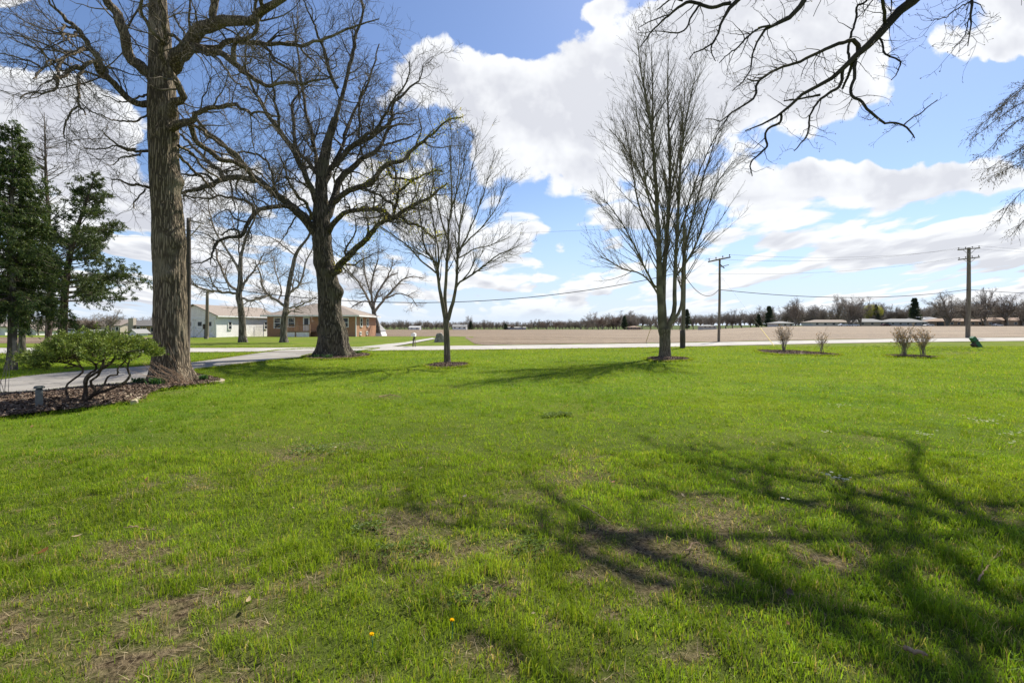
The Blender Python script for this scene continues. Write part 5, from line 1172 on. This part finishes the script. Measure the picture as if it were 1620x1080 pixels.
def gable_roof(M, w, l, ze, zr, ov=.4, th=.14):     # ridge along y, width along x from 0..w
    g = Geo(); h = (zr-ze)/(w/2)
    a = [(-ov, ze-ov*h), (w/2, zr), (w+ov, ze-ov*h), (w+ov, ze-ov*h+th), (w/2, zr+th), (-ov, ze-ov*h+th)]
    v = np.array([[x, y, z] for y in (-ov, l+ov) for x, z in a], float); v = M(v)
    Q = [[0,1,4,5],[1,2,3,4],[6,11,10,7],[7,10,9,8],[0,6,7,1],[1,7,8,2],[2,8,9,3],[3,9,10,4],[4,10,11,5],[5,11,6,0]]
    g.add(v, Q=Q); return g
def hip_roof(M, w, l, ze, zr, ov=.5, th=.14, k=1.):   # w along x, l along y, ridge along x
    g = Geo(); r = min(l/2, w/2)*k
    lo = [(-ov,-ov),(w+ov,-ov),(w+ov,l+ov),(-ov,l+ov)]
    v = [[x, y, ze] for x, y in lo]+[[x, y, ze+th] for x, y in lo]+[[r, l/2, zr], [w-r, l/2, zr]]
    g.add(M(np.array(v, float)), Q=[[0,3,2,1],[0,1,5,4],[1,2,6,5],[2,3,7,6],[3,0,4,7],[4,5,9,8],[6,7,8,9]], T=[[5,6,9],[7,4,8]]); return g
# brick ranch house
ox, oy = -32.2, 61.5; M = frame(ox, oy, 0., -.02); T = empty('brick_house', (ox, oy, 0), 'low red brick ranch house with hip roof behind the great oak', 'house')
g = Geo(); g.box(0, 11.7, 0, 9, -.1, 2.75, M=M); g.build('wall', MT['brick'], T, smooth=False)
rf = hip_roof(M, 11.7, 9, 2.70, 4.55, .55, .12).build('roof', MT['shingle'], T, smooth=False)
g = Geo()
for b in ((-.56,12.27,-.6,-.552,2.62,2.82),(12.252,12.30,-.6,9.6,2.62,2.82),(-.60,-.552,-.6,9.6,2.62,2.82)): g.box(*b, M=M)
g.build('fascia', MT['white'], T, smooth=False)
g = Geo(); g.box(6.7,7.5,3.6,4.4,3.4,5.15, M=M); g.build('chimney', MT['brick'], T, smooth=False)
for a, b, z0, z1 in ((1.0,1.75,1.15,2.4),(2.85,3.6,1.3,2.4),(7.0,7.9,1.3,2.4),(9.95,10.65,1.3,2.4)): win(T, M, a, b, z0, z1, -.045)
for a in (1.6, 4.4): win(T, M, a, a+.75, 1.35, 2.4, 11.745, side=1); win(T, M, a-.2, a+.3, .25, .55, 11.745, side=1, mull=0)
g = Geo(); g.box(4.75,5.6,-.06,.0,.75,2.62, M=M); dr = g.build('door', MT['white'], T, smooth=False)
g = Geo(); g.box(4.9,5.45,-.075,-.05,1.5,2.4, M=M); p = g.build('door_pane', MT['glass'], T, smooth=False)
g = Geo(); g.box(11.64,11.76,-.14,-.03,.0,2.65, M=M); g.build('downspout', MT['white'], T, smooth=False)
g = Geo(); g.box(2.9,6.6,-2.2,-.02,.62,.74, M=M)
for xx in np.arange(2.95,6.6,.18): g.box(xx,xx+.05,-2.2,-2.15,.74,1.5, M=M)
for xx in (2.9,4.7,6.5): g.box(xx,xx+.11,-2.24,-2.13,.0,1.62, M=M)
g.box(2.9,6.6,-2.25,-2.12,1.5,1.56, M=M)
for i in range(4): g.box(2.0+i*.24,2.26+i*.24,-2.2,-1.0,.0,.14+i*.155, M=M)
g.tube([tuple(M(np.array([[1.9,-2.2,.9]]))[0]), tuple(M(np.array([[2.9,-2.2,1.55]]))[0])], .04, 5)
g.build('porch', MT['deckwood'], T, smooth=False)
g = Geo(); g.box(3.2,6.6,-2.16,-2.1,.0,.6, M=M); g.build('porch_skirt', MT['white2'], T, smooth=False)
# white garage
ang = math.atan2(9.95, 1.04)-math.pi/2; W_ = 5.8; 
c, s = math.cos(ang), math.sin(ang); gx0, gy0 = -36-W_*c, 57-W_*s; M = frame(gx0, gy0, ang, -.02)
T = empty('white_garage', (gx0, gy0, 0), 'long white block garage with gable front and crossed barn doors', 'garage')
g = Geo(); g.box(0, W_, 0, 12.5, -.1, 2.7, M=M); g.build('wall', MT['block'], T, smooth=False)
g = Geo(); g.prism([(0,2.7),(W_,2.7),(W_/2,3.92)], .0, 12.5, M=M); g.prism([(0,2.68),(W_,2.68),(W_,2.72),(W_/2,3.90),(0,2.72)], -.03, -.002, M=M); g.build('gable', MT['white2'], T, smooth=False)
gable_roof(M, W_, 12.5, 2.74, 3.98, .35, .1).build('roof', MT['shingle'], T, smooth=False)
g = Geo(); g.box(W_-.12,W_+.03,-.07,-.032,.0,2.7, M=M); g.box(-.03,.12,-.07,-.032,.0,2.7, M=M); g.box(-.03,W_+.03,-.07,-.032,2.2,2.4, M=M); g.box(W_+.36,W_+.42,-.3,12.8,2.5,2.66, M=M); g.build('trim', MT['white'], T, smooth=False)
for k in range(4):
    a = .35+k*1.28+(.12 if k > 1 else 0); g = Geo(); g.box(a, a+1.2, -.05, .0, .0, 2.15, M=M); d = g.build('door', MT['white2'], T, smooth=False)
    h = Geo()
    for sg in (0, 1):
        p0 = (a+.08 if sg else a+1.12, -.07, .1); p1 = (a+1.12 if sg else a+.08, -.07, 1.15); q = M(np.array([p0, p1])); h.tube([q[0], q[1]], .05, 4)
    for b in ((a,a+.12,0,2.15),(a+1.08,a+1.2,0,2.15),(a,a+1.2,0,.12),(a,a+1.2,1.15,1.27),(a,a+1.2,2.03,2.15)): h.box(b[0], b[1], -.085, -.051, b[2], b[3], M=M)
    q = h.build('cross_brace', MT['white'], T, smooth=False)
    g = Geo(); g.box(a+.35,a+.85,-.075,-.051,1.4,1.9, M=M); q = g.build('door_pane', MT['glass'], T, smooth=False)
for k in (2.0, 4.4, 9.2): win(T, M, k, k+.5, 1.0, 1.9, W_+.045, side=1, mull=1)
# chain link fence
T = empty('chain_fence', (-35.2, 64.5, 0), 'grey chain link fence panel between garage and brick house', 'fence')
g = Geo()
for i in range(3): g.tube([(-35.0+i*1.25, 61.2, 0), (-35.0+i*1.25, 61.2, 1.35)], .03, 7)
g.tube([(-35, 61.2, 1.33), (-32.5, 61.2, 1.33)], .02, 6); g.build('rails', MT['steel'], T)
g = Geo()
for i in range(34):
    a = -35+i*.1-.8; 
    for sg in (1, -1):
        x0, x1 = (a, a+1.3) if sg > 0 else (a+1.3, a); z0, z1 = .02, 1.32
        t0 = max(0, (-35-min(x0, x1))/1.3); t1 = min(1, (-32.5-min(x0, x1))/1.3)
        if t1 <= t0: continue
        xa, xb = min(x0, x1)+1.3*t0, min(x0, x1)+1.3*t1; za, zb = (z0+1.3*t0, z0+1.3*t1) if sg > 0 else (z1-1.3*t0, z1-1.3*t1)
        g.tube([(xa, 61.2, za), (xb, 61.2, zb)], .005, 3, cap=False)
g.build('mesh', MT['steel'], T)
# white lean-to behind the house
x = (599-810)/F*78; T = empty('garden_shed', (x, 78, -.3), 'white slanted shed just right of the brick house', 'shed'); M = frame(x-.9, 78, 0, -.4)
g = Geo(); g.prism([(0,0),(1.5,0),(1.2,.9),(.0,2.3)], 0, 3, M=M); g.build('wall', MT['white'], T, smooth=False)
g = Geo(); g.prism([(-.1,2.42),(-.1,2.33),(1.25,.88),(1.35,.9)], -.15, 3.15, M=M); g.build('roof', MT['shingle_g'], T, smooth=False)

def far_house(name, label, px0, px1, Y, zr_px, ze_px, base_px, wallm, roofm, kind='hip', depth=9., wins=4, garage=None, door=True, cat='house', group='houses beyond the fields', chim=False):
    x0 = (px0-810)/F*Y; x1 = (px1-810)/F*Y; zb = H-(base_px-HY)/F*Y; ze = H-(ze_px-HY)/F*Y; zr = H-(zr_px-HY)/F*Y; w = x1-x0
    T = empty(name, (x0, Y, zb), label, cat, group); M = frame(x0, Y, 0, zb); he = ze-zb; hr = zr-zb
    g = Geo(); g.box(0, w, 0, depth, -2., he, M=M); g.build('wall', MT[wallm], T, smooth=False)
    if kind == 'hip': hip_roof(M, w, depth, he-.02, hr, .6, .15, .9).build('roof', MT[roofm], T, smooth=False)
    elif kind == 'front':
        g = Geo(); g.prism([(0,he),(w,he),(w/2,hr)], .0, depth, M=M); g.build('gable', MT[wallm], T, smooth=False)
        gable_roof(M, w, depth, he+.05, hr+.08, .35, .12).build('roof', MT[roofm], T, smooth=False)
    else:
        Mr = lambda v: M(np.stack([v[:, 1], v[:, 0], v[:, 2]], 1))
        g = Geo(); v = Mr(np.array([[0, y, he] for y in (0, w)]+[[depth, y, he] for y in (0, w)]+[[depth/2, y, hr] for y in (0, w)], float)); g.add(v, T=[[0,2,4],[1,5,3]]); g.build('gable', MT[wallm], T, smooth=False)
        gable_roof(Mr, depth, w, he+.05, hr+.08, .4, .12).build('roof', MT[roofm], T, smooth=False)
    wt_ = min(1.4, w/(wins*2+1)); zc = he*.62 if he < 4 else he*.35
    for i in range(wins):
        a = w*(i+.5)/wins-wt_/2
        if garage and garage[0] < a+wt_ and a < garage[1]: continue
        win(T, M, a, a+wt_, min(1.1, zc-.4), min(2.1, he-.3), -.045, mull=0)
        if he > 4.5: win(T, M, a, a+wt_, he-1.6, he-.5, -.045, mull=0)
    if garage: g = Geo(); g.box(garage[0], garage[1], -.06, -.002, 0, 2.2, M=M); g.build('garage_door', MT[garage[2]], T, smooth=False)
    if chim: g = Geo(); g.box(w*.1, w*.1+1.2, -.5, .4, 0, hr+.6, M=M); g.build('chimney', MT['siding_t'], T, smooth=False)
    return T
# right row
far_house('ranch_house', 'small pale low house, leftmost of the right hand row', 1228, 1256, 262, 508, 511.5, 516.5, 'siding', 'shingle_g', wins=3)
far_house('ranch_house', 'long beige ranch house left of the two white cars', 1286, 1352, 250, 505.5, 510, 516.3, 'siding', 'shingle', wins=5)
far_house('ranch_house', 'beige hip roofed house left of the maroon car', 1357, 1403, 250, 504, 509.5, 516.2, 'siding_t', 'shingle_g', wins=3)
far_house('ranch_house', 'wide grey ranch house right of the maroon car', 1407, 1466, 248, 504, 509.5, 516.2, 'siding_g', 'shingle_g', wins=5)
far_house('ranch_house', 'pale roofed house behind the wide grey one', 1448, 1492, 275, 501, 506, 515.5, 'siding', 'shingle_l', wins=3)
far_house('ranch_house', 'tan brown roofed house with dark garage door left of the tall pole', 1478, 1556, 246, 503.5, 508.5, 516.4, 'brick_tan', 'shingle_b', wins=7, garage=(1.4,5.,'glass'))
far_house('ranch_house', 'brown roofed house right of the tall pole at the frame edge', 1560, 1640, 244, 502, 507.5, 516.2, 'brick_tan', 'shingle_b', wins=6, garage=(3.,8.,'rust'))
far_house('ranch_house', 'low grey roofed house behind the short crossarm pole', 1112, 1134, 330, 513.5, 516, 519, 'siding', 'shingle_g', wins=3)
far_house('farm_house', 'low brown house just left of the tall bare tree', 996, 1014, 380, 515.5, 517.5, 520.5, 'brick_tan', 'shingle_b', wins=3)
far_house('farm_house', 'tiny white house beyond the field behind the boulder', 716, 738, 385, 513.5, 516.8, 521.2, 'white', 'shingle_g', 'side', wins=3)
far_house('farm_house', 'tiny grey roofed house beyond the field left of the boulder', 647, 664, 385, 516, 518, 521.5, 'white', 'shingle_l', 'side', wins=2)
far_house('farm_house', 'tiny long grey house in the far centre tree row', 800, 832, 395, 517, 518.5, 521.3, 'siding_g', 'shingle_g', 'side', wins=3)
# left group
LG = 'houses beyond the left field'
far_house('suburban_house', 'white walled house cut by the left frame edge', -40, 8, 100, 508, 517, 532, 'white', 'shingle', 'hip', wins=2, group=LG)
far_house('suburban_house', 'dark roofed wide house behind the small white gable', 30, 76, 118, 508.5, 516, 529.5, 'siding', 'shingle_d', 'side', wins=3, group=LG)
far_house('suburban_house', 'small white gable front with a window near the left edge', 39, 57, 104, 516.5, 522, 531.5, 'white', 'shingle', 'front', 6, wins=1, group=LG)
far_house('suburban_house', 'grey blue two storey house behind the thin spruce trunk', 64, 90, 128, 507, 511, 529, 'siding_g', 'shingle_d', 'hip', wins=3, group=LG)
far_house('suburban_house', 'long tan roofed house behind the reddish bare trees', 98, 150, 130, 508, 514, 529, 'siding_t', 'shingle', 'side', wins=4, group=LG)
far_house('suburban_house', 'tan gabled house right of the round topped bare tree', 155, 190, 128, 506.5, 515, 529, 'siding_t', 'shingle', 'side', wins=4, group=LG)
far_house('suburban_house', 'tan brick house with tall chimney left of the furrowed trunk', 202, 236, 112, 507, 515, 530.5, 'brick_tan', 'shingle_d', 'side', wins=3, chim=True, group=LG)
far_house('suburban_house', 'brick house end with hip roof touching the furrowed trunk', 222, 262, 108, 506, 516, 531, 'brick_tan', 'shingle_d', 'hip', wins=3, group=LG)
far_house('garden_shed', 'small white shed with grey roof beyond the juniper', 205, 215, 90, 522, 526, 532, 'white', 'shingle_g', 'front', 3, wins=1, cat='shed', group='sheds on the left')
far_house('garden_shed', 'smaller white gabled shed behind the middle of the juniper', 138, 149, 95, 523, 526.5, 532, 'white', 'shingle_g', 'front', 3, wins=1, cat='shed', group='sheds on the left')

# cars
def car(px, base, Y, paint, label, flip=1):
    x = (px-810)/F*Y; zb = float(gz(x, Y))+.02; zb = H-(base-HY)/F*Y; T = empty('parked_car', (x, Y, zb), label, 'car', 'cars parked before the ranch houses')
    M = lambda v: np.stack([x+v[:, 0]*flip, Y+v[:, 1], zb+v[:, 2]], 1)
    body = [(-2.2,.3),(2.2,.3),(2.3,.5),(2.25,.78),(1.9,.9),(1.0,.98),(-1.5,.98),(-2.1,.95),(-2.3,.75),(-2.28,.45)]
    g = Geo(); g.prism(body, -.85, .85, M=M); g.prism([(-1.55,.97),(1.0,.97),(.35,1.42),(-.2,1.48),(-.9,1.46)], -.70, .70, M=M); g.build('body', MT[paint], T, smooth=False)
    g = Geo(); g.prism([(-1.35,1.0),(.78,1.0),(.28,1.36),(-.85,1.38)], -.72, -.705, M=M); g.prism([(.99,1.0),(1.02,1.0),(.42,1.41),(.39,1.41)], -.62, .62, M=M); g.build('windows', MT['glass'], T, smooth=False)
    for sx in (-1.4, 1.4):
        for sy in (-.78, .78):
            g = Geo(); a = np.linspace(0, 2*np.pi, 15)[:-1]; g.prism([(sx+.33*math.cos(t), .33+.33*math.sin(t)) for t in a], sy-.11, sy+.11, M=M); w = g.build('wheel', MT['tyre'], T)
    for sx in (-2.29, 2.27): g = Geo(); g.box(sx-.02, sx+.02, -.75, -.45, .6, .75, M=M); g.box(sx-.02, sx+.02, .45, .75, .6, .75, M=M); g.build('lights', MT['steel'], T, smooth=False)
car(1334, 516.2, 240, 'carwhite', 'white car parked before the long beige ranch house')
car(1351, 516.2, 241, 'carwhite', 'white car half hidden at the right end of the beige house', -1)
car(1401, 516.2, 240, 'cardark', 'dark maroon car parked between the hip roofed and grey houses')
car(1469, 516.4, 238, 'carsilver', 'silver car parked before the right end of the grey house', -1)
car(1578, 516.4, 236, 'carsilver', 'pale car parked in the shade right of the tall pole')
car(119, 531, 98, 'carwhite', 'white car seen through the reddish trees at far left')

# ------------------------------------------------------------------ far trees
def proto(name, ht, seed, tm, spread=.55, fine=1.):
    st = rng.bit_generator.state; r2 = np.random.default_rng(seed); globals()['rng'] = r2
    T = bpy.data.objects.new(name, None)
    P = np.array([[[0, 0, -.3], [.05*ht*.2, 0, ht*.12], [r2.normal(0, .02)*ht, r2.normal(0, .02)*ht, ht*.25], [r2.normal(0, .03)*ht, r2.normal(0, .03)*ht, ht*.42]]])
    Pr, Rr = resample(P[0], ht*np.array([.030, .024, .02, .014]), 10); tr = Geo(); tr.tubes(Pr[None], Rr[None], 8)
    a = grow(Pr[None], Rr[None], ht*.02, (ht*.42, ht*.62), 8, (18, 55), .12, .05, ht*.0025, t0=.45, taper=.0, rr=(.6,.9), asp=.03)
    cr = Geo(); cr.tubes(*a, 5)
    b = grow(*a, ht*.032, (ht*.12, ht*.32), 6, (25, 60), .15, .05, ht*.0024, t0=.2, asp=.02, rr=(.5,.8)); cr.tubes(*b, 3)
    c = grow(*b, ht*.028, (ht*.05, ht*.13), 4, (25, 60), .15, .05, ht*.0019*fine, t0=.1, asp=.01); cr.tubes(*c, 3)
    d = grow(*c, ht*.03, (ht*.02, ht*.06), 2, (25, 60), .1, .05, ht*.0016*fine, t0=.1, asp=.01); cr.tubes(*d, 3)
    globals()['rng'].bit_generator  # keep
    globals()['rng'] = np.random.default_rng(); globals()['rng'].bit_generator.state = st
    return tr, cr
def as_mesh(geo, m, name, **k):
    o = geo.build(name, m, **k); me = o.data; bpy.data.objects.remove(o); return me
PR = []
for i, (hh, tm) in enumerate([(1., 'twig_far')]*5+[(1., 'twig_red')]*2):
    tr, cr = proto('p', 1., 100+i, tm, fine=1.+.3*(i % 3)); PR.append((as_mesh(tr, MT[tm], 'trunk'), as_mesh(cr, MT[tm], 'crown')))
MT['yl'] = MT['leaf']
def far_tree(px, Y, hpx, base_px, kind, label, group, name='bare_tree', wide=1.):
    x = (px-810)/F*Y; zb = H-(base_px-HY)/F*Y; ht = hpx/F*Y
    T = empty(name, (x, Y, zb), label, 'tree', group); T.scale = (ht*wide, ht*wide, ht); T.rotation_euler[2] = random.uniform(0, 6.28)
    for nm, me in zip(('trunk', 'crown'), PR[kind]):
        o = bpy.data.objects.new(nm, me); C.objects.link(o); o.parent = T
    return T
def far_fir(px, Y, hpx, base_px, wpx, label, group):
    x = (px-810)/F*Y; zb = H-(base_px-HY)/F*Y; ht = hpx/F*Y; w = wpx/F*Y/2
    T = empty('fir_tree', (x, Y, zb), label, 'tree', group); g = Geo(); g.tube([(x, Y, zb-.3), (x, Y, zb+ht*.95)], [w*.12, w*.02], 7); g.build('trunk', MT['bark_p'], T)
    n = 130; t = rng.random(n)**.8; az = rng.uniform(0, 6.28, n); L = w*(1-t)**.8*rng.uniform(.7, 1.1, n)+.1*w
    p = np.stack([np.full(n, x), np.full(n, Y), zb+ht*(.06+.94*t)], 1); d = np.stack([np.cos(az), np.sin(az), np.full(n, -.1)+.6*t], 1); u = np.linspace(0, 1, 5)[None, :, None]; P = p[:, None]+d[:, None]*u*L[:, None, None]
    h = Geo(); leaves(h, P, 60, (w*.12, w*.3), (w*.03, w*.07), [(.05,.08,.045),(.07,.10,.055),(.04,.06,.04)], 1.1); h.build('needles', MT['needle'], T, smooth=False, col=True)
G1 = 'bare trees in the far row beyond the field'
lab1 = 'small bare grey tree in the distant row beyond the ploughed field'
k = 0
for px in np.concatenate([np.arange(606, 700, 8.5), np.arange(700, 930, 8.), np.arange(930, 1010, 8)]):
    px = px+random.uniform(-3, 3); hh = np.interp(px, [600,700,800,900,950,1000], [15,16,15,17,24,30])*random.uniform(.8, 1.2)
    if 805 < px < 835: hh *= .7
    far_tree(px, 400+random.uniform(-8, 25), hh, 521.4, random.choice([0,1,2,3,4,5]), lab1, G1, wide=1.25)
far_tree(742, 395, 21, 521.4, 0, 'pale taller round bare tree just right of the slender maple', None, wide=1.1)
far_tree(672, 395, 17, 521.6, 2, 'taller bare tree in the far row just left of the boulder', None, wide=1.1)
far_tree(865, 398, 17, 521.4, 3, 'taller thin bare tree in the middle of the far row', None, wide=.9)
G2 = 'bare trees behind the right field'; lab2 = 'tall bare tree in the row between the short pole and the ranch houses'
for px in np.arange(1008, 1300, 11.):
    px += random.uniform(-4, 4); hh = np.interp(px, [1000,1100,1150,1200,1250,1300], [26,26,30,34,40,42])*random.uniform(.8, 1.1); Yt = np.interp(px, [1000,1150,1300], [395,330,285])+random.uniform(-5, 15)
    far_tree(px, Yt, hh, np.interp(px, [1000,1150,1300], [521,519.5,517]), random.choice([0,1,2,3,4]), lab2 if px > 1090 else 'bare tree in the far row around the tall upright tree', G2 if px > 1090 else 'bare trees around the tall tree', wide=1.05)
G3 = 'tall bare trees behind the ranch houses'; lab3 = 'bare tree standing behind the roofs of the ranch houses'
for px in np.arange(1300, 1680, 12.):
    px += random.uniform(-4, 4); hh = random.uniform(34, 48); far_tree(px, 290+random.uniform(-5, 20), hh, 516.5, random.choice([0,1,2,3,4]), lab3, G3, wide=1.05)
for px, hh, wd, lb in ((1258,50,.9,'bare tree beside the small leftmost pale house'),(1343,52,1.,'dark branching bare tree between the long beige house and white cars'),(1362,54,1.1,'broad bare tree behind the hip roofed house'),(1498,60,1.2,'big dark bare tree left of the tall pole before the brown roofs'),
                       (1527,52,1.1,'bare tree directly behind the tall double crossarm pole'),(1559,70,.6,'tallest slender bare tree right of the tall pole'),(1594,58,1.1,'spreading gnarled bare tree near the right edge'),(1618,42,1.,'bare tree cut by the right frame edge')):
    far_tree(px, 243, hh, 517, (int(px) % 5), lb, None, wide=wd)
far_fir(988, 390, 21, 521.3, 12, 'dark conical fir in the far row left of the tall tree', None)
far_fir(1217, 280, 33, 518, 17, 'dark green rounded fir left of the dry shrubs', None)
far_fir(1087, 330, 30, 520, 14, 'dark fir right of the tall tree beyond the field', None)
far_fir(1447, 262, 44, 516.5, 21, 'tall dark conical fir behind the grey ranch house', None)
far_fir(1386, 262, 34, 516.5, 12, 'small dark fir top beside the yellow green tree', None)
far_fir(1200, 285, 20, 518, 12, 'low dark evergreen beside the rounded fir', None)
for a, wd in ((745,8),(800,8)): far_fir(a, 395, random.uniform(8, 13), 521.4, wd, 'small dark evergreen in the distant centre tree row', 'small dark evergreens in the far row')
# yellow-green budding tree
x = (1380-810)/F*265; T = empty('budding_tree', (x, 265, .9), 'yellow green budding tree between bare trees behind the hip roofed house', 'tree')
o = bpy.data.objects.new('trunk', PR[1][0]); C.objects.link(o); o.parent = T; o.scale = (13,13,13); o = bpy.data.objects.new('branches', PR[1][1]); C.objects.link(o); o.parent = T; o.scale = (13,13,13)
n = 2600; d = nrm(rng.normal(size=(n, 3)))*rng.uniform(.3, 1, (n, 1))**.4; pc = np.array([x, 265, 9.])+d*[5.,5.,4.2]; P = np.stack([pc, pc+rng.normal(0, .3, (n, 3))], 1)
h = Geo(); leaves(h, P, 3, (.2,.45), (.08,.17), [(.30,.31,.07),(.24,.27,.06),(.36,.34,.10)], 1.5); h.build('leaves', MT['leaf'], T, smooth=False, col=True)
# left far trees
for px, Y, hh, b, k_, wd, lb in ((176,100,47,531,2,1.05,'round topped bare tree behind the juniper in the left distance'),(60,100,40,531,0,1.1,'pale bare tree before the dark roofed left house'),(80,104,38,531,3,1.1,'pale bare tree behind the thin spruce trunk'),
   (108,98,34,531,5,1.5,'reddish low bare tree left of the white car'),(128,98,36,531,6,1.5,'reddish low bare tree behind the pine trunk'),(148,100,34,531,5,1.4,'reddish low bare tree beside the small gabled shed'),(262,125,34,530,1,1.,'bare tree top above the brick house end'),(20,110,36,531,4,1.,'bare tree between the left edge houses'),
   (238,118,30,530,6,1.1,'small reddish tree behind the brick house end')):
    far_tree(px, Y, hh, b, k_, lb, None, wide=wd)
# dense far wood behind the rows: reads as one mass
def wood(pxs, Ys, hs, bs, m, label, name):
    g = Geo(); me = PR[0][1]; v0 = np.empty(len(me.vertices)*3, np.float32); me.vertices.foreach_get('co', v0); v0 = v0.reshape(-1, 3)
    nl = np.empty(len(me.loops), np.int32); me.loops.foreach_get('vertex_index', nl); q0 = nl.reshape(-1, 4)
    for px, Y, h_, b in zip(pxs, Ys, hs, bs):
        ht = h_/F*Y; a = random.uniform(0, 6.28); x = (px-810)/F*Y; v = v0*ht*[1.2, 1.2, 1]; c, s = math.cos(a), math.sin(a)
        g.add(np.stack([x+v[:, 0]*c-v[:, 1]*s, Y+v[:, 0]*s+v[:, 1]*c, H-(b-HY)/F*Y+v[:, 2]], 1), Q=q0)
    tag(g.build(name, m), kind='stuff', label=label)
px = np.arange(600, 1010, 5.); wood(px, np.full(len(px), 440.)+rng.uniform(0, 30, len(px)), np.interp(px, [600,900,1000], [12,12,20]), np.full(len(px), 521.5), MT['twig_red'], 'thin brown scrub line behind the far field edge', 'far_wood')
px = np.arange(1010, 1700, 7.); wood(px, np.interp(px, [1010,1200,1300], [420,350,330])+rng.uniform(0, 20, len(px)), np.interp(px, [1010,1200,1300], [16,20,22]), np.full(len(px), 517.), MT['twig_far'], 'continuous grey wood behind the houses and right field', 'far_wood')
px = np.arange(-60, 290, 16.); wood(px, np.full(len(px), 175.)+rng.uniform(0, 30, len(px)), np.full(len(px), 24.), np.full(len(px), 526.), MT['twig_red'], 'low brown wood behind the left houses', 'far_wood')
for o in list(bpy.data.objects):
    if '_o' in o: del o['_o']
